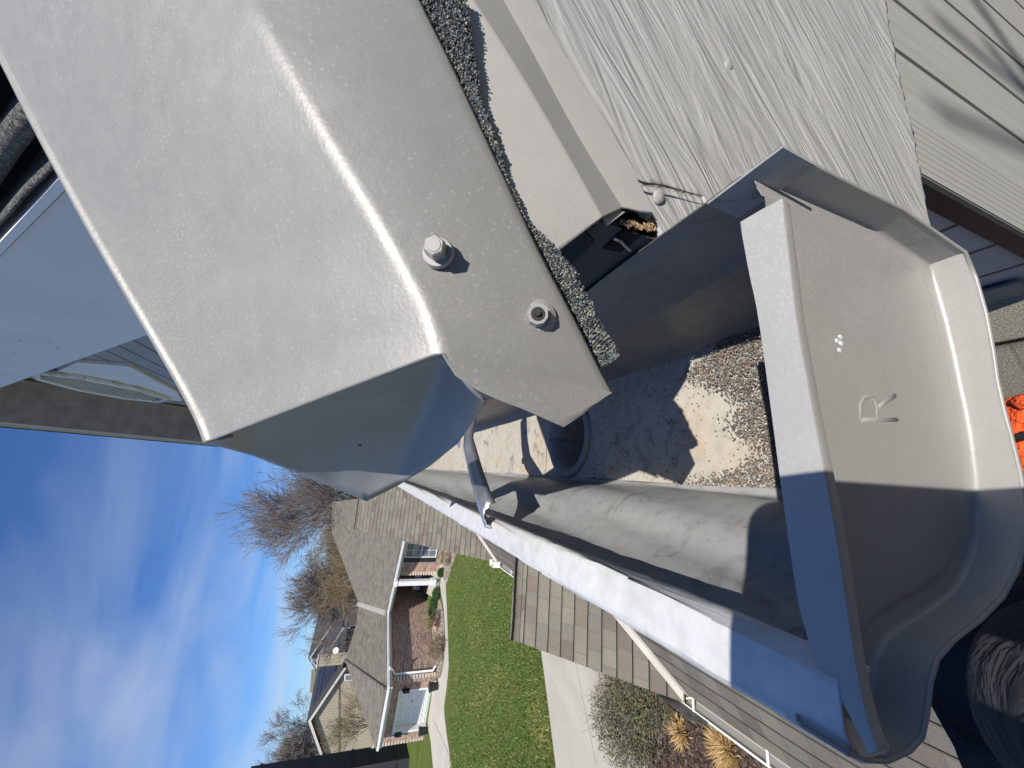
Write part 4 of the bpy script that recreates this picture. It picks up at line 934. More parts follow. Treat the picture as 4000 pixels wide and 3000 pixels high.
# windows with muntins, shutter
def window(cs, A, B, nx, ny, name='window', fr=.06):
    n = wall_n(A, B); n = n if n @ (CAM-np.array(A)) > 0 else -n; u = nrm(np.array(B)-np.array(A)); q = [onw(x, y, A, B) for x, y in cs]
    us = [(p-np.array(A)) @ u for p in q]; zs = [p[2] for p in q]; u0, u1, z0_, z1_ = min(us), max(us), min(zs), max(zs); o0 = np.array([A[0], A[1], 0])
    f_ = MB(); 
    for (a, b_, c_, d_) in ((u0, z0_, u1-u0, fr), (u0, z1_-fr, u1-u0, fr), (u0, z0_+fr, fr, z1_-z0_-2*fr), (u1-fr, z0_+fr, fr, z1_-z0_-2*fr), (u0+fr, (z0_+z1_)/2-fr/2, u1-u0-2*fr, fr)): f_.box(o0+u*a+Z*b_+n*.004, u*c_, Z*d_, n*.05)
    w_ = f_.build(name, MAT['white'], nb)
    g_ = MB(); g_.box(o0+u*(u0+.01)+Z*(z0_+.01)+n*.006, u*(u1-u0-.02), Z*(z1_-z0_-.02), n*.006); g_.build('pane', MAT['glass'], w_)
    m_ = MB()
    for k in range(1, nx): m_.box(o0+u*(u0+(u1-u0)*k/nx-.012)+Z*(z0_+fr)+n*.0135, u*.024, Z*(z1_-z0_-2*fr), n*.012)
    for k in range(1, ny): m_.box(o0+u*(u0+fr)+Z*(z0_+(z1_-z0_)*k/ny-.012)+n*.015, u*(u1-u0-2*fr), Z*.024, n*.010)
    m_.build('muntins', MAT['white'], w_)
    return u, n, u0, u1, z0_, z1_, o0
gm_, gt_, gb_ = newmat('window_glass'); gb_.inputs['Base Color'].default_value = (.16, .19, .20, 1); gb_.inputs['Roughness'].default_value = .08; gb_.inputs['Specular IOR Level'].default_value = .9; MAT['glass'] = gm_
dk_, _, db_ = newmat('dark_glass'); db_.inputs['Base Color'].default_value = (.03, .035, .04, 1); db_.inputs['Roughness'].default_value = .1; MAT['glassd'] = dk_
u, n, u0, u1, z0_, z1_, o0 = window([(1590, 2120), (1590, 2176), (1703, 2176), (1703, 2120)], W0, W1, 2, 4)
sh_ = MB(); ua = (onw(1640, 2195, W0, W1)-o0) @ u; ub = (onw(1640, 2178, W0, W1)-o0) @ u
sh_.box(o0+u*min(ua, ub)+Z*z0_+n*.003, u*abs(ub-ua), Z*(z1_-z0_), n*.03); sh_.build('shutter', MAT['black'], nb)
window([(1562, 2232), (1562, 2260), (1640, 2260), (1640, 2232)], PBa, B0, 2, 4)
cl_ = MB(); cb_ = hz(1702, 2272, .22); 
cl_.box(cb_-np.array([.14, .14, 0]), np.array([.28, 0, 0]), np.array([0, .28, 0]), Z*(zE-.5)); cl_.box(cb_-np.array([.18, .18, 0]), np.array([.36, 0, 0]), np.array([0, .36, 0]), Z*.3); cl_.box(cb_-np.array([.17, .17, -(zE-.45)+0]), np.array([.34, 0, 0]), np.array([0, .34, 0]), Z*.18); cl_.build('porch_column', MAT['white'], nb)
ps = MB(); pq = [hz(1716, 2234, 0), hz(1716, 2285, 0), hz(1697, 2330, 0), hz(1668, 2312, 0), B0, PBa]; ps.slab([np.array([p[0], p[1], .2]) for p in pq], -Z, .24); ps.build('porch_slab', MAT['walk'], nb)
for (x, y, A, B) in ((1588, 2692, Gq0, Gq1), (1556, 2862, Gq0, endc)):
    c_ = onw(x, y, A, B)+nG*.12; l_ = MB(); l_.box(c_-u*.0-np.array([.08, .08, .16]), np.array([.16, 0, 0]), np.array([0, .16, 0]), Z*.3); l_.tube([c_+Z*.14, c_+Z*.24], [.12, .02], 6); l_.tube([c_-nG*.12+Z*.1, c_+Z*.16], .02, 5); l_.build('wall_lantern', MAT['black'], nb)

# chairs with chevron cushions on the porch, pots, path light
def chev():
    m_, t, b = newmat('chevron_fabric'); uvn = nd(t, 'ShaderNodeTexCoord').outputs['UV']; sp = nd(t, 'ShaderNodeSeparateXYZ'); t.links.new(uvn, sp.inputs[0])
    a = nd(t, 'ShaderNodeMath', operation='PINGPONG'); a.inputs[1].default_value = .07; t.links.new(sp.outputs[0], a.inputs[0])
    s_ = nd(t, 'ShaderNodeMath', operation='ADD'); t.links.new(a.outputs[0], s_.inputs[0]); t.links.new(sp.outputs[1], s_.inputs[1])
    d = nd(t, 'ShaderNodeMath', operation='DIVIDE'); d.inputs[1].default_value = .12; t.links.new(s_.outputs[0], d.inputs[0]); f_ = nd(t, 'ShaderNodeMath', operation='FRACT'); t.links.new(d.outputs[0], f_.inputs[0])
    t.links.new(ramp(t, f_.outputs[0], [(.48, (.02, .025, .05)), (.52, (.75, .75, .75))]), b.inputs['Base Color']); b.inputs['Roughness'].default_value = .9; return m_
MAT['chev'] = chev()
def chair(c_, label):
    t_ = thing('porch_chair', c_, label, 'chair', 'chairs on the porch'); X_ = np.array([1., 0, 0]); Y_ = np.array([0, 1., 0])
    MB().box(c_+Z*.4-X_*.3-Y_*.3, X_*.6, Y_*.6, Z*.06).build('seat', MAT['black'], t_); MB().box(c_+Z*.46-X_*.3+Y_*.25, X_*.6, Y_*.05, Z*.6).build('backrest', MAT['black'], t_)
    for a in (-.28, .24):
        for b_ in (-.28, .24): MB().box(c_+X_*a+Y_*b_, X_*.04, Y_*.04, Z*.399).build('leg', MAT['black'], t_)
        MB().box(c_+X_*a+Z*.46-Y_*.28, X_*.04, Y_*.52, Z*.2).build('armrest', MAT['black'], t_)
    k = thing('chevron_cushion', c_+Z*.5, label.replace('chair', 'cushion').replace('black porch', 'zigzag').replace('behind a zigzag cushion', 'on the black chair'), 'cushion', 'cushions on the porch chairs')
    q = MB(); q.slab([c_-X_*.25+Z*.5+Y_*.05, c_+X_*.25+Z*.5+Y_*.05, c_+X_*.25+Z*.98+Y_*.2, c_-X_*.25+Z*.98+Y_*.2], -Y_, .1)
    q.build('cover', MAT['chev'], k, uv=(c_, X_, Z), bevel=.03)
chair(hz(1678, 2243, .2), 'black porch chair right of the column, behind a zigzag cushion')
chair(hz(1668, 2290, .2), 'black porch chair left of the column, behind a zigzag cushion')
def pot(c_, label, r=.24, h=.5):
    t_ = thing('planter', c_, label, 'planter', 'planters beside the garage door'); p_ = MB(); p_.tube([c_, c_+Z*h*.9, c_+Z*h*.9, c_+Z*h], [r*.7, r*.95, r*1.1, r*1.1], 14); p_.build('pot', MAT['black'], t_); s_ = MB(); s_.tube([c_+Z*h, c_+Z*(h+.01)], r*.9, 12); s_.build('soil', MAT['mulch'], t_)
pot(hz(1712, 2680), 'black planter on the pavement right of the white garage door'); pot(hz(1672, 2852), 'black planter left of the white garage door', .22, .5)
tr = thing('trellis', hz(1706, 2490), 'thin black wire trellis standing against the sunlit brick wall', 'trellis')
tm = MB(); c0 = hz(1704, 2470); c1 = hz(1706, 2510)
for k in range(6): a = lerp(c0, c1, k/5); tm.tube([a, a+Z*(1.15+.35*math.sin(math.pi*k/5))], .007, 4)
for k in range(5): tm.tube([c0+Z*(.25+.22*k), c1+Z*(.25+.22*k)], .006, 4)
tm.build('wire_grid', simple('rust_wire', (.05, .03, .025), .8), tr)
rk_ = MB(); vv, ff = blob(hz(1712, 2442)+Z*.12, (.3, .2, .2), 9, 6, .2); rk_.add(vv, ff); tag(rk_.build('boulder', simple('pink_stone', (.42, .27, .22), .9, 0, 5, .25), None), 'small pinkish boulder in the rock border before the brick wall', 'boulder')
pl_t = thing('path_light', hz(2508, 2960), 'small black garden spotlight lying on the driveway edge beside the mulch bed', 'garden light')
q = hz(2508, 2960); pm = MB(); pm.tube([q+Z*.06, q+np.array([.16, .12, .09]), q+np.array([.24, .18, .10])], [.07, .07, .09], 10); pm.build('lamp_housing', MAT['black'], pl_t); MB().tube([q+Z*.06, q+np.array([-.2, .05, .02])], .018, 6).build('stake', MAT['black'], pl_t)

# ------------------------------------------------------------------ houses beyond
def gable_house(name, label, pk, el, er, zb_, depth, wall, roofm, over=.5, trim=None, dirv=None):
    # pk, el, er : (x,y,f) peak and two eave ends of the near gable; extruded away along dirv
    t_ = thing(name, hz(el[0], (el[1]+er[1])/2, 0) if False else np.array([*at(*pk)[:2], 0]), label, 'house')
    A_ = at(*pk); B_, C_ = at(*el), at(*er)
    n = nrm(np.cross(B_-A_, C_-A_)); n[2] = 0; n = nrm(n); n = n if n @ (CAM-A_) > 0 else -n
    B_ = on(el[0], el[1], A_, n); C_ = on(er[0], er[1], A_, n); u = nrm(np.cross(Z, n)); dv = -n if dirv is None else np.array(dirv)
    wi = n*-over
    inn = lambda p, s_: p+wi+s_*u*.35-Z*.3
    ub, uc = (B_-A_) @ u, (C_-A_) @ u; sb, sc_ = -np.sign(ub), -np.sign(uc)
    pts = [np.array([*inn(B_, sb)[:2], zb_]), np.array([*inn(C_, sc_)[:2], zb_]), inn(C_, sc_), A_+wi-Z*.15, inn(B_, sb)]
    w_ = MB(); w_.slab(pts, dv, depth); w_.build('wall', wall, t_, uv=(A_, u, Z))
    for E_, s_ in ((B_, ub), (C_, uc)):
        nn_ = nrm(np.cross(E_-A_, dv)); nn_ = nn_ if nn_[2] > 0 else -nn_
        r_ = MB(); r_.slab([A_, E_, E_+dv*(depth+over), A_+dv*(depth+over)], nn_, .12); r_.build('roof', roofm, t_, uv=(A_, dv, nrm(E_-A_)))
        k = MB(); k.slab([A_-Z*.02, E_-Z*.02, E_-Z*.26, A_-Z*.30], dv, .05); k.build('rake_trim', trim or MAT['cream'], t_)
    return t_, A_, n, u
MAT['beige'] = groove('beige_siding', (.38, .335, .245), 0, .30, .05, .01); MAT['greys'] = groove('grey_siding', (.28, .285, .29), 1, .25, .08, .01)
MAT['dkroof'] = simple('dark_roof', (.045, .045, .05), .9, 0, 3, .3, .4, 12, .03)
fB = 40
bh, bA, bn, bu = gable_house('beige_house', 'beige sided house behind the brick one, with solar panels on its dark roof', (1202, 2818, fB), (1278, 3030, fB), (1343, 2610, fB), -.3, 7, MAT['beige'], MAT['dkroof'])
def gwin(par, A_, n, x0, y0, x1, y1, glass, fr=.14, off=.35):
    q = [on(x, y, A_-n*off, n) for x, y in ((x0, y0), (x1, y0), (x1, y1), (x0, y1))]; b_ = MB(); b_.slab(q, n, .06); w_ = b_.build('window', MAT['white'], par)
    c_ = sum(q)/4; i_ = [c_+(p-c_)*.72 for p in q]; g_ = MB(); g_.slab([p+n*.062 for p in i_], n, .01); g_.build('pane', glass, w_)
gwin(bh, bA, bn, 1345, 2632, 1376, 2658, MAT['glass'], off=.3)
bl_ = MB()
for x, ya, yb in ((1228, 2780, 2850), (1322, 2600, 3000)): bl_.slab([on(x, ya, bA-bn*.46, bn), on(x, yb, bA-bn*.46, bn), on(x+4, yb, bA-bn*.46, bn), on(x+4, ya, bA-bn*.46, bn)], bn, .05)
for part_, (x, ya, yb) in enumerate(((1228, 2780, 2850), (1322, 2640, 2985))):
    k = MB(); k.slab([on(x, ya, bA-bn*.46, bn), on(x, yb, bA-bn*.46, bn), on(x+4, yb-2, bA-bn*.46, bn), on(x+4, ya-2, bA-bn*.46, bn)], bn, .05); k.build('belt_board', simple('belt', (.22, .18, .13), .8), bh)
# solar array on the camera-right slope
Cb = on(1343, 2610, bA, bn); e_r = Cb-bA; dv = -bn; rn_ = nrm(np.cross(e_r, dv)); rn_ = rn_ if rn_[2] > 0 else -rn_
sm, stt, sb_ = newmat('solar_glass'); uvn = nd(stt, 'ShaderNodeTexCoord').outputs['UV']; br = nd(stt, 'ShaderNodeTexBrick', {'Color1': (.020, .021, .030, 1), 'Color2': (.026, .027, .038, 1), 'Mortar': (.1, .1, .11, 1), 'Scale': 1.0, 'Mortar Size': .02, 'Brick Width': 1.0, 'Row Height': 1.65}, offset=0); stt.links.new(uvn, br.inputs[0]); stt.links.new(br.outputs['Color'], sb_.inputs['Base Color']); sb_.inputs['Roughness'].default_value = .4
for i in range(4):
    for j in range(3):
        p = MB(); o0 = bA+e_r*(.14+.22*j+.0)+dv*(1.0+1.35*i)+rn_*.22; p.slab([o0, o0+e_r*.205, o0+e_r*.205+dv*1.25, o0+dv*1.25], -rn_, .05); p.build('solar_panel', sm, bh, uv=(bA, dv, nrm(e_r)))
# grey house further back
gh, gA, gn, gu = gable_house('grey_house', 'dark grey house farthest back, two nested gables with pale trim above the brick roof', (1207, 2570, 56), (1258, 2650, 56), (1292, 2442, 56), -.3, 10, MAT['greys'], MAT['dkroof'], trim=MAT['valley'])
fg_ = thing('grey_annex', np.array([*at(1300, 2560, 52)[:2], 0]), 'lower grey gable wing with small white window, in front of the grey house', 'house')
A_ = at(1262, 2580, 52); n = gn; q1_, q2_ = on(1346, 2442, A_, n), on(1282, 2622, A_, n)
b_ = MB(); b_.slab([A_, q1_, np.array([*q1_[:2], 0]), np.array([*q2_[:2], 0]), q2_], -n, 5); b_.build('wall', MAT['greys'], fg_, uv=(A_, gu, Z))
for E_ in (q1_, q2_):
    k = MB(); k.slab([A_+n*.4+Z*.15, E_+n*.4+Z*.15, E_+n*.4-Z*.12, A_+n*.4-Z*.12], -n, .06); k.build('rake_trim', MAT['valley'], fg_)
    k = MB(); k.slab([A_+n*.33+Z*.155, E_+n*.33+Z*.155, E_-n*5+Z*.155, A_-n*5+Z*.155], Z, .08); k.build('roof', MAT['dkroof'], fg_)
gwin(fg_, A_, n, 1345, 2450, 1366, 2476, MAT['glassd'], off=-.01)
rw = thing('far_roof', np.array([*at(1230, 2690, 62)[:2], 0]), 'far brown shingle roof slope showing above the solar panels', 'house')
q = [at(1225, 2615, 62), at(1218, 2705, 62), at(1280, 2705, 60), at(1280, 2615, 60)]; MB().slab(q, Z, .3).build('roof', MAT['sh_far'], rw, uv=(q[0], nrm(q[1]-q[0]), nrm(q[0]-q[3])))
MB().slab([np.array([*q[3][:2], 0]), np.array([*q[2][:2], 0]), q[2], q[3]], -gn, .3).build('wall', MAT['beige'], rw)
# chimney, dish, vent pipe
ch = thing('chimney', np.array([*at(1340, 2575, 41)[:2], 0]), 'tall boxed chimney with cream front, dark side and metal flue cap', 'chimney')
ca = at(1243, 2580, 41); nn0 = nrm(np.array([.5, -.86, 0])); uu0 = np.array([-nn0[1], nn0[0], 0])
MB().box(np.array([*ca[:2], 0])-uu0*.55, uu0*1.1, -nn0*.9, Z*ca[2]).build('stack', MAT['beige'], ch, uv=(ca, uu0, Z))
cc2 = np.array([*ca[:2], 0]); MB().box(cc2-uu0*.62+Z*(ca[2]+.002)+nn0*.07, uu0*1.24, -nn0*1.04, Z*.12).build('crown', MAT['cream'], ch)
fl2 = MB(); fl2.tube([cc2-nn0*.4+Z*(ca[2]+.12), cc2-nn0*.4+Z*(ca[2]+.55), cc2-nn0*.4+Z*(ca[2]+.56), cc2-nn0*.4+Z*(ca[2]+.7)], [.16, .16, .28, .22], 12); fl2.build('flue_cap', MAT['alu'], ch)
dsh = thing('satellite_dish', at(1316, 2540, 38), 'round white satellite dish on the roof edge beside the chimney', 'satellite dish')
dc = at(1312, 2541, 38); dn_ = nrm(CAM-dc+np.array([3, 0, 4.])); du = nrm(np.cross(Z, dn_)); dw = np.cross(dn_, du)
rows = [[dc+dn_*(.0+r*r*.3)+(du*math.cos(a)+dw*math.sin(a))*r for a in np.linspace(0, 2*math.pi, 21)] for r in (0.01, .08, .17, .24, .28)]
mo('dish', *grid(rows), MAT['white'], dsh, smooth=True, thick=.02); MB().tube([dc-dn_*.05, dc-dn_*.3-Z*.8], .04, 6).build('mast', MAT['valley'], dsh)
# dark tall house at the left of the garage
fD = 30
dh = thing('dark_house', np.array([*at(1500, 3000, fD)[:2], 0]), 'tall charcoal-sided house beyond the garage, cut by the frame edge', 'house')
D0 = hz(1602, 2893); c1_ = np.array([*D0[:2], 0]); fd = ray(1602, 2893)[:2]; sc1 = (D0[:2]@D0[:2])**.5
edge = [on(1035, 3005, c1_, nrm(np.array([*(-D0[:2]), 0]))), on(1345, 2937, c1_, nrm(np.array([*(-D0[:2]), 0])))]
MAT['char'] = groove('charcoal_siding', (.030, .031, .036), 1, .30, .06, .01, True)
nd0 = nrm(np.array([.72, -.69, 0])); ud0 = np.array([-nd0[1], nd0[0], 0])
topz = edge[0][2]
def pxy(w_): c_ = M.T @ (np.array(w_)-CAM); return c_[1]/c_[2]*F+2000, 1500-c_[0]/c_[2]*F
c2_ = np.array([*hz(1600, 2962)[:2], 0]); left = nrm(np.array([-.93, -.36, 0])); far_ = nrm(np.array([-.36, .93, 0]))
fln = .5
while pxy(c2_+far_*fln+Z*.8)[1] > 2904 and fln < 14: fln += .1
topz = on(960, 3020, c2_, nd0)[2]
MB().box(c2_-Z*.3, left*9, far_*fln, Z*(topz+.3)).build('wall', MAT['char'], dh, uv=(c2_, left, Z))
for zz_ in (.8, topz*.36, topz*.62, topz*.93):
    b_ = MB(); b_.box(c2_+Z*zz_-left*.05-far_*.05, left*9.1, far_*.3, Z*.16); b_.box(c2_+Z*zz_-left*.05+far_*.252, left*.3, far_*(fln-.25), Z*.16); b_.build('belt_board', simple('char_trim', (.02, .02, .022), .7), dh)
MB().box(c2_-left*.04-far_*.04, left*.16, far_*.16, Z*topz).build('corner_board', simple('corner_char', (.03, .03, .034), .7), dh)
# ------------------------------------------------------------------ bare trees
def bark(name, col): return simple(name, col, .9, 0, 3, .3)
MAT['bark'] = bark('bark', (.15, .125, .11)); MAT['twig'] = bark('twigs', (.175, .145, .125)); MAT['pale'] = bark('pale_bark', (.34, .31, .27)); MAT['twigb'] = bark('brown_twigs', (.21, .16, .10)); MAT['twigp'] = bark('grey_twigs', (.25, .22, .20))
def tree(name, label, cat, base, h, spread, mt, mw, seed, levels=5, stems=1, droop=0.0, lean=(0, 0), kids=(5, 7), tw=.035, group=None, r0=None, upbias=.5):
    rs = np.random.default_rng(seed); base = np.array(base, float)
    t_ = thing(name, base, label, cat, group); trunk = MB(); crown = MB()
    def branch(p, d, ln, r, lv, mb):
        n = 4 if lv < 2 else 3; pts = [p]; q = p.copy(); dd = d.copy()
        for i in range(n):
            dd = nrm(dd+rs.normal(size=3)*.13+Z*(.06*upbias if lv < 3 else -droop*.25)); q = q+dd*ln/n; pts.append(q)
        rr_ = np.linspace(r, max(r*.45, tw*.20), n+1)
        mb.tube(pts, rr_, 5 if lv < 1 else 3, cap=False)
        if lv >= levels: return
        nk = rs.integers(kids[0], kids[1]+1) if lv < levels-1 else rs.integers(4, 7)
        for k in range(nk):
            t = rs.uniform(.25 if lv else .3, 1.0) if k else 1.0; i = min(int(t*n), n-1); o = lerp(pts[i], pts[i+1], t*n-i)
            ax = rs.normal(size=3); ax = nrm(ax-dd*(ax @ dd)); ang = rs.uniform(.35, .85)*spread
            nd_ = nrm(dd*math.cos(ang)+ax*math.sin(ang)+Z*.18*upbias)
            branch(o, nd_, ln*rs.uniform(.52, .78), max(r*(1-t*.45)*rs.uniform(.42, .6), tw*.26), lv+1, crown)
    for s_ in range(stems):
        d = nrm(np.array([lean[0], lean[1], 1.])+(rs.normal(size=3)*.22 if stems > 1 else rs.normal(size=3)*.05)); branch(base, d, h*.36, r0 or h*.018, 0, trunk)
    trunk.build('trunk', mt, t_, smooth=True); crown.build('crown', mw, t_)
    return t_
def gpos(x, y, f):                # ground point at image column position and depth f
    q = at(x, y, f); return np.array([q[0], q[1], 0.])
tree('bare_tree', 'largest bare tree, dense twigs rising behind the brick house beside the metal flap', 'tree', gpos(1350, 1890, 42), 19.5, 1.0, MAT['bark'], MAT['twig'], 3, 5, 2, kids=(5, 6), tw=.05, upbias=1.0)
tree('bare_tree', 'drooping bare tree with curling twig tips, right of the brown thicket', 'tree', gpos(1340, 2040, 38), 13.5, 1.15, MAT['bark'], MAT['twigb'], 8, 5, 2, droop=1.2, kids=(4, 6), tw=.04, lean=(-.12, 0))
tree('bare_tree', 'wide grey bare tree above the pale roof valley, many upright stems', 'tree', gpos(1390, 2350, 44), 13.5, .85, MAT['pale'], MAT['twig'], 21, 5, 3, kids=(4, 6), tw=.05, upbias=.9, lean=(-.12, 0))
tree('bare_tree', 'pale-barked bare tree behind the beige house, at its left', 'tree', gpos(1290, 2900, 60), 15, .9, MAT['pale'], MAT['twigp'], 33, 5, 3, kids=(4, 6), tw=.07, upbias=.9)
tree('bare_tree', 'small pale young tree in front of the beige siding', 'tree', gpos(1450, 2830, 33), 7.0, .9, MAT['pale'], MAT['twigb'], 45, 4, 3, kids=(4, 6), tw=.03)
tree('bare_tree', 'low twiggy brown tree at the foot of the chimney', 'tree', gpos(1385, 2530, 39), 5.4, 1.0, MAT['bark'], MAT['twig'], 52, 4, 4, kids=(4, 6), tw=.03)
tree('leafless_thicket', 'brown dense thicket of bare twigs behind the brick house roof', 'thicket', gpos(1350, 2150, 46), 11.5, 1.2, MAT['bark'], MAT['twigb'], 61, 5, 3, kids=(5, 6), tw=.06, upbias=.6)
tree('leafless_thicket', 'darker brown thicket of bare twigs right behind the weeping tree', 'thicket', gpos(1350, 2060, 50), 11, 1.2, MAT['bark'], MAT['twig'], 67, 5, 3, kids=(5, 6), tw=.06, upbias=.6)
tree('leafless_thicket', 'low grey thicket between the brick roof and the grey house', 'thicket', gpos(1370, 2260, 52), 7.5, 1.2, MAT['bark'], MAT['twig'], 71, 5, 3, kids=(5, 6), tw=.06, upbias=.5)
tree('bare_tree', 'bare tree standing behind the viewer, only its soft branch shadows fall on the siding', 'tree', np.array([5.5, -7.9, 0]), 14.3, 1.0, MAT['bark'], MAT['twig'], 91, 5, 3, kids=(5, 6), tw=.09, upbias=.7)
# deck behind
dk = thing('wooden_deck', gpos(1395, 2400, 50), 'raised brown wooden deck railing behind the brick roof, left of the wide tree', 'deck')
dm = simple('deck_wood', (.10, .055, .035), .8); d0, d1_ = at(1400, 2375, 50), at(1400, 2440, 50); d1_[2] = d0[2]
rl = MB()
for k in range(15): a = lerp(d0, d1_, k/14); rl.box(a, np.array([.05, 0, 0]), np.array([0, .05, 0]), Z*1.0)
rl.box(d0+Z*1.0, d1_-d0, np.array([0, .12, 0]), Z*.08); rl.build('railing', dm, dk)
MB().box(d0-Z*.25, d1_-d0, np.array([0, 3., 0]), Z*.2).build('floor', dm, dk)
for k in (0, .5, 1): a = lerp(d0, d1_, k*.96); MB().box(np.array([a[0], a[1], 0]), np.array([.15, 0, 0]), np.array([0, .15, 0]), Z*(a[2]-.26)).build('post', dm, dk)

# ------------------------------------------------------------------ shrubs and ornamental grass
def leafball(name, label, c_, r, n, cols, leaf=.05, group=None, stems=0, fill=.55, stemcol=None, flat=.9):
    t_ = thing(name, c_, label, 'shrub', group); f_ = MB()
    for _ in range(n):
        d = nrm(rng.normal(size=3)); d[2] = abs(d[2]) if rng.random() < .85 else d[2]*.3; q = c_+np.array([0, 0, r*.35])+d*r*(fill+(1-fill)*rng.random()**.5)*np.array([1, 1, flat])*rng.uniform(.88, 1.08)
        if q[2] < .02: q[2] = .02+rng.random()*.05
        a = nrm(rng.normal(size=3)+d*.6); b_ = nrm(np.cross(a, rng.normal(size=3))); l = leaf*rng.uniform(.6, 1.3); k = cols[rng.integers(len(cols))]; s_ = rng.uniform(.7, 1.25)
        f_.add([q, q+a*l+b_*l*.3, q+a*l*1.9, q+a*l-b_*l*.3], [(0, 1, 2, 3)], (k[0]*s_, k[1]*s_, k[2]*s_, 1))
    f_.build('foliage', MAT['leaf'], t_)
    s_ = MB()
    for _ in range(max(stems, 5)):
        d = nrm(rng.normal(size=3)*np.array([1, 1, .35])+Z*.75); q = c_; pts = [q]
        for i in range(3): d = nrm(d+rng.normal(size=3)*.16); q = q+d*r*.42; pts.append(q)
        s_.tube(pts, [.012*r+.003, .009*r+.003, .006*r+.002, .003], 3, cap=False)
        if stems > 30:
            for _k in range(3):
                e = nrm(d+rng.normal(size=3)*.5); o = lerp(pts[1], pts[3], rng.random()); s_.tube([o, o+e*r*rng.uniform(.15, .4)], [.004, .002], 3, cap=False)
    s_.build('stems', stemcol or MAT['bark'], t_)
    return t_
MAT['leaf'] = attrmat('leaf_colours', .8)
GR = [(.02, .06, .015), (.035, .09, .02), (.05, .12, .03)]
box_lab = ['clipped green boxwood nearest the porch, alone at the path corner', 'clipped green boxwood of the row of three, nearest the porch', 'middle clipped green boxwood of the row of three', 'clipped green boxwood of the row, beside the burgundy shrub']
for (x, y, r_), lb in zip(((1731, 2237, .26), (1718, 2318, .37), (1708, 2355, .37), (1701, 2390, .37)), box_lab): leafball('boxwood', lb, hz(x, y), r_, 1300, GR, .05, 'boxwoods along the path')
leafball('barberry', 'low burgundy twiggy shrub at the end of the boxwood row', hz(1720, 2415), .45, 700, [(.09, .03, .035), (.06, .03, .02), (.12, .07, .05)], .04, stems=40)
leafball('dry_shrub', 'dry brown and green shrub beside the path near the trellis', hz(1735, 2530), .65, 900, [(.13, .08, .04), (.10, .11, .04), (.20, .12, .06)], .05, stems=60)
leafball('dry_shrub', 'tiny bare brown shrub in the rock bed under the window', hz(1760, 2180), .4, 160, [(.20, .12, .08), (.26, .17, .11)], .04, stems=60)
leafball('yellow_grass_clump', 'straw-green grass tuft against the wall behind the burgundy shrub', hz(1698, 2425), .4, 500, [(.22, .20, .07), (.15, .16, .05)], .06, stems=20)
OL = [(.10, .125, .05), (.15, .16, .07), (.08, .10, .045), (.17, .14, .08), (.12, .07, .055), (.20, .20, .10)]
leafball('twiggy_shrub', 'large sparse olive shrub spilling over the driveway, nearer the bottom of the picture', hz(2500, 2800), .80, 6500, OL, .03, 'shrubs at the driveway edge', stems=110, fill=.25, flat=.8, stemcol=MAT['twigp'])
leafball('twiggy_shrub', 'sparse olive shrub beside the splash guard and shingle edge', hz(2565, 2650), .78, 5000, OL, .03, 'shrubs at the driveway edge', stems=70, fill=.25, flat=.85, stemcol=MAT['twigp'])
MAT['straw'] = attrmat('straw', .85)
def tuft(c_, r, n, label):
    t_ = thing('dry_grass_tuft', c_, label, 'ornamental grass', 'cut grass tufts in the mulch'); f_ = MB()
    for _ in range(n):
        a = rng.uniform(0, 2*math.pi); o = c_+np.array([math.cos(a), math.sin(a), 0])*r*rng.random()*.45; d = nrm(np.array([math.cos(a)*rng.uniform(.1, 1), math.sin(a)*rng.uniform(.1, 1), rng.uniform(.5, 1)])); l = r*rng.uniform(.5, 1.1); s_ = np.cross(d, Z)*.008; k = [(.50, .33, .12), (.62, .44, .19), (.40, .24, .08), (.70, .54, .28)][rng.integers(4)]
        e = o+d*l+Z*-.05*rng.random()+rng.normal(size=3)*.02; m2 = o+d*l*.5+Z*.02; f_.add([o-s_, o+s_, m2+s_, e, m2-s_], [(0, 1, 2, 3, 4)], (*k, 1))
    f_.build('blades', MAT['straw'], t_)
    k_ = MB(); vv, ff = blob(c_+Z*.03, (r*.4, r*.4, .06), 8, 5, .2); k_.add(vv, ff); k_.build('crown', MAT['mulch'], t_)
tuft(hz(2668, 2855), .28, 420, 'smaller golden dry grass tuft in the mulch, nearer the shrub'); tuft(hz(2850, 2925), .34, 560, 'larger golden dry grass tuft in the mulch, nearer the lower gutter')
# mulch chips and river pebbles as real pieces
ml = MB()
mb_poly = [tuple(p) for p in hp_([(2440, 2560), (2442, 2650), (2500, 2900), (2532, 2984), (2640, 3080), (3000, 3000), (2760, 2660)])]
xs = [p[0] for p in mb_poly]; ys = [p[1] for p in mb_poly]; cnt = 0
while cnt < 9000:
    x, y = rng.uniform(min(xs), max(xs)), rng.uniform(min(ys), max(ys))
    if not inside(x, y, mb_poly): continue
    cnt += 1; a = rng.uniform(0, math.pi); d = np.array([math.cos(a), math.sin(a), rng.normal()*.25]); s_ = np.array([-math.sin(a), math.cos(a), rng.normal()*.4])*rng.uniform(.004, .011); l = rng.uniform(.015, .05); c_ = np.array([x, y, .018+rng.random()*.03]); k = [(.05, .032, .025), (.09, .055, .04), (.13, .085, .06), (.03, .022, .02), (.22, .16, .11)][rng.choice(5, p=[.3, .27, .2, .15, .08])]
    ml.add([c_-d*l-s_, c_+d*l-s_, c_+d*l+s_, c_-d*l+s_], [(0, 1, 2, 3)], (*k, 1))
tag(ml.build('mulch_chips', MAT['leaf']), 'dark brown wood mulch chips covering the planting bed', 'mulch', kind='stuff')
gb = MB()
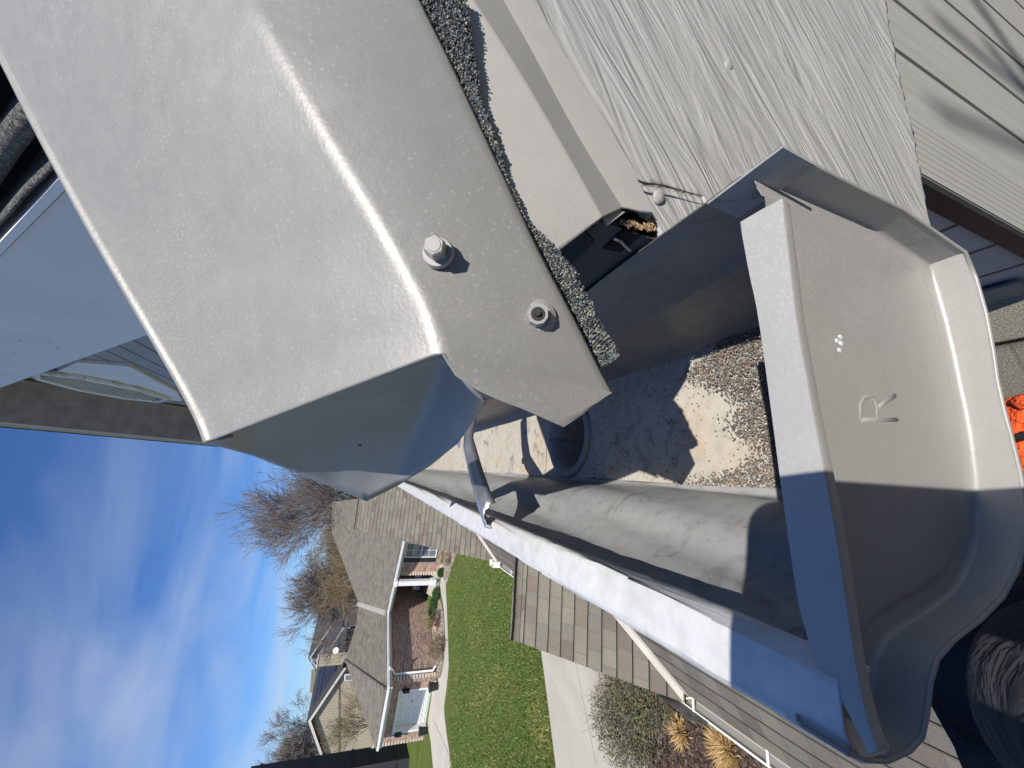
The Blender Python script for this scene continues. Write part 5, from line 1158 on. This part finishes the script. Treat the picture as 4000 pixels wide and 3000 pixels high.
for (x0_, x1_, y0__, y1__, n_) in ((1560, 2109, 2090, 3000, 52000),):
    cnt = 0
    while cnt < n_:
        y = rng.uniform(2140, 3010); x = rng.uniform(1742, 2176)
        q = hz(x, y); cnt += 1
        if x > 2104+max(0, (y-2480))*.13 or x < 1757+ (30 if y < 2200 else 0): continue
        h_ = rng.uniform(.03, .075); a = rng.uniform(0, 6.28); s_ = np.array([math.cos(a), math.sin(a), 0])*rng.uniform(.010, .022); tp = q+Z*h_+rng.normal(size=3)*np.array([.03, .03, 0]); st_p = .04+.38*max(0, math.sin(q[0]*1.3+q[1]*.35+1.2*math.sin(q[1]*.9))*math.sin(q[1]*1.1+.6*q[0])-.25); k = [(.075, .13, .02), (.125, .185, .035), (.05, .09, .016), (.19, .22, .06), (.34, .26, .10)][4 if rng.random() < st_p else rng.choice(4, p=[.32, .32, .2, .16])]
        gb.add([q-s_, q+s_, tp], [(0, 1, 2)], (*k, 1))
tag(gb.build('lawn_blades', MAT['leaf']), 'short green lawn grass with straw patches between the path and driveway', 'grass', kind='stuff')

# ------------------------------------------------------------------ the photographer and the phone
fc = lambda r, d, f_: CAM+M @ np.array([r, d, f_])
ph = thing('phone', fc(-.02, .06, -.008), 'dark slab phone held behind the view, casting the round-cornered shadow on the gutter', 'phone')
pts = []
x0_, x1_, y0_, y1_, rc_ = -.060, .0145, -.0150, .147, .010
for (cx_, cy_, a0) in ((x1_-rc_, y0_+rc_, -90), (x1_-rc_, y1_-rc_, 0), (x0_+rc_, y1_-rc_, 90), (x0_+rc_, y0_+rc_, 180)):
    for k in range(7): a = math.radians(a0+15*k); pts.append(fc(cx_+rc_*math.cos(a), cy_+rc_*math.sin(a), -.006))
MB().slab(pts, M @ np.array([0, 0, -1.]), .008).build('case', MAT['black'], ph, bevel=.001)
MB().slab([fc(x0_+.004, y0_+.004, -.0145), fc(x1_-.004, y0_+.004, -.0145), fc(x1_-.004, y1_-.004, -.0145), fc(x0_+.004, y1_-.004, -.0145)], M @ np.array([0, 0, -1.]), .0004).build('screen', MAT['glassd'], ph)
def skinned(name, verts, edges, rad, mat, parent, root=0, sub=2, extra=None):
    me = bpy.data.meshes.new(name); me.from_pydata([tuple(map(float, v)) for v in verts], edges, []); me.materials.append(mat)
    o = bpy.data.objects.new(name, me); C.objects.link(o); adopt(o, parent)
    s_ = o.modifiers.new('skin', 'SKIN'); s_.use_smooth_shade = True; s_.branch_smoothing = .6
    for i, r_ in enumerate(rad): sv = me.skin_vertices[0].data[i]; sv.radius = (r_, r_) if not hasattr(r_, '__len__') else r_; sv.use_root = (i == root)
    ss = o.modifiers.new('sub', 'SUBSURF'); ss.levels = sub; ss.render_levels = sub
    if extra: extra(o)
    return o
def W(x, y, z): return CAM+np.array([x, y, z])
pe = thing('person', W(-.30, .20, -1.84), 'person in black jacket and creased black trousers below the gutter end, mostly out of frame', 'person')
V = dict(pel=W(-.27, .20, -1.00), wst=W(-.29, .06, -.84), cht=W(-.26, -.19, -.56), nck=W(-.25, -.28, -.35), shl=W(-.45, -.14, -.46), shr=W(-.08, -.32, -.46), ell=W(-.60, .04, -.68), hal=W(-.58, .26, -.88), elr=W(.05, -.30, -.45), har=W(-.075, -.075, -.155), hpl=W(-.34, .31, -1.06), hpr=W(-.22, .15, -1.06), knl=W(-.37, .44, -1.40), knr=W(-.17, .22, -1.42), anl=W(-.46, .40, -1.84), anr=W(-.22, .18, -1.70), tol=W(-.30, .45, -1.82), tor=W(-.06, .24, -1.72), hd=W(-.23, -.29, -.23), hdt=W(-.20, -.29, -.11))
ks = list(V); ix = {k: i for i, k in enumerate(ks)}
E_ = [('pel', 'wst'), ('wst', 'cht'), ('cht', 'nck'), ('nck', 'hd'), ('hd', 'hdt'), ('cht', 'shl'), ('cht', 'shr'), ('shl', 'ell'), ('ell', 'hal'), ('shr', 'elr'), ('elr', 'har'), ('pel', 'hpl'), ('pel', 'hpr'), ('hpl', 'knl'), ('hpr', 'knr'), ('knl', 'anl'), ('knr', 'anr'), ('anl', 'tol'), ('anr', 'tor')]
rad = dict(pel=.13, wst=.12, cht=.14, nck=.055, shl=.06, shr=.06, ell=.042, hal=.028, elr=.042, har=.026, hpl=.085, hpr=.085, knl=.058, knr=.058, anl=.038, anr=.038, tol=.03, tor=.03, hd=.085, hdt=.08)
skin_m = simple('skin', (.46, .27, .19), .55, 0, 20, .08)
body = skinned('body', [V[k] for k in ks], [(ix[a], ix[b]) for a, b in E_], [rad[k] for k in ks], skin_m, pe)
def cloth(name, col):
    m_, t, b = newmat(name); o = nd(t, 'ShaderNodeTexCoord').outputs['Object']; n = noise(t, mapping(t, o, (9, 9, 26), (.5, .6, .2)), 1, 3, .5, 1.5); f_ = noise(t, o, 900, 2)
    t.links.new(ramp(t, f_, [(.3, [c*.7 for c in col]), (.7, [c*1.3 for c in col])]), b.inputs['Base Color']); b.inputs['Roughness'].default_value = .95
    p1 = bump(t, b, n, .8, .03); bump(t, b, f_, .5, .001, p1); return m_
def folds(o):
    tx = bpy.data.textures.new('folds', 'MARBLE'); tx.noise_scale = .16; tx.turbulence = 9; tx.marble_type = 'SOFT'
    d = o.modifiers.new('folds', 'DISPLACE'); d.texture = tx; d.strength = .035; d.mid_level = .5; d.texture_coords = 'LOCAL'
tk = ['pel', 'hpl', 'hpr', 'knl', 'knr', 'anl', 'anr']; te = [(0, 1), (0, 2), (1, 3), (2, 4), (3, 5), (4, 6)]
trs = skinned('trousers', [V[k] for k in tk], te, [.150, .105, .105, .078, .078, .06, .06], cloth('black_trousers', (.030, .031, .036)), pe, 0, 4, folds)
jk = ['wst', 'cht', 'nck', 'shl', 'shr', 'ell', 'hal', 'elr', 'har']; je = [(0, 1), (1, 2), (1, 3), (1, 4), (3, 5), (5, 6), (4, 7), (7, 8)]
jrad = [.160, .165, .075, .078, .078, .058, .04, .058, .040]
jv = [V[k] for k in jk]; jv[8] = lerp(V['elr'], V['har'], .86); jv.append(W(-.30, .215, -.965)); je.append((0, 9)); jrad.append(.155)
skinned('jacket', jv, je, jrad, cloth('black_jacket', (.034, .035, .040)), pe, 0, 3)
# hand round the phone: palm, four fingers, thumb
hv = [V['har'], fc(-.052, .118, -.035), fc(-.050, .085, -.036)]; he = [(0, 1), (1, 2)]; hr = [.026, .030, .026]
for k, (d_, ln) in enumerate(((.058, 1.0), (.078, 1.06), (.098, 1.0), (.116, .82))):
    b0 = len(hv); hv += [fc(-.066, d_+.006, -.030), fc(-.0735, d_+.002, -.013), fc(-.066, d_, -.0005*ln), fc(-.050, d_-.004, .0045)]; he += [(2 if k < 2 else 1, b0), (b0, b0+1), (b0+1, b0+2), (b0+2, b0+3)]; hr += [.0095, .0085, .0078, .0068]
b0 = len(hv); hv += [fc(-.030, .105, -.036), fc(-.006, .088, -.030), fc(.012, .072, -.024)]; he += [(1, b0), (b0, b0+1), (b0+1, b0+2)]; hr += [.014, .011, .009]
skinned('hand', hv, he, hr, skin_m, pe, 0, 2)
hb = MB(); vv, ff = blob(V['hdt']+np.array([-.01, 0, .02]), (.10, .105, .10), 16, 10, .03); hb.add(vv, ff); hb.build('cap', MAT['black'], pe, smooth=True)
for k_, q_, t_q in (('boot', 'anl', 'tol'), ('boot', 'anr', 'tor')):
    skinned('boot', [V[q_], lerp(V[q_], V[t_q], .5), V[t_q]], [(0, 1), (1, 2)], [.058, .052, .042], MAT['black'], pe, 0, 2)
# orange bag on the roof by the feet
og_ = thing('orange_pouch', W(.07, .45, -1.36), 'crumpled bright orange cloth pouch with a black strap on the shingles below the gutter end', 'pouch')
om = simple('orange_cloth', (.80, .10, .018), .8, 0, 30, .3, 1.0, 32, .03)
def lump(name, cs, rr_, mat):
    k_ = MB()
    for c_, r_ in zip(cs, rr_): vv, ff = blob(c_, r_, 16, 11, .06); k_.add(vv, ff)
    return k_.build(name, mat, og_, smooth=True)
oc_ = at(4010, 1652, .865)
vv, ff = blob(oc_, (.065, .05, .045), 18, 12, .07); MB().add(vv, ff).build('pouch_body', om, og_, smooth=True)
q = [at(3966, 1586, .855), at(3990, 1575, .85), at(4040, 1560, .85)]; MB().tube(q, [.013, .017, .02], 10).build('pull_tab', om, og_, smooth=True)
q = [at(3978, 1708, .84), at(4000, 1700, .83), at(4060, 1690, .83)]; MB().tube(q, .009, 6).build('strap', MAT['black'], og_)
vv, ff = blob(at(4020, 1765, .865), (.06, .05, .045), 18, 12, .07); MB().add(vv, ff).build('pouch_flap', om, og_, smooth=True)
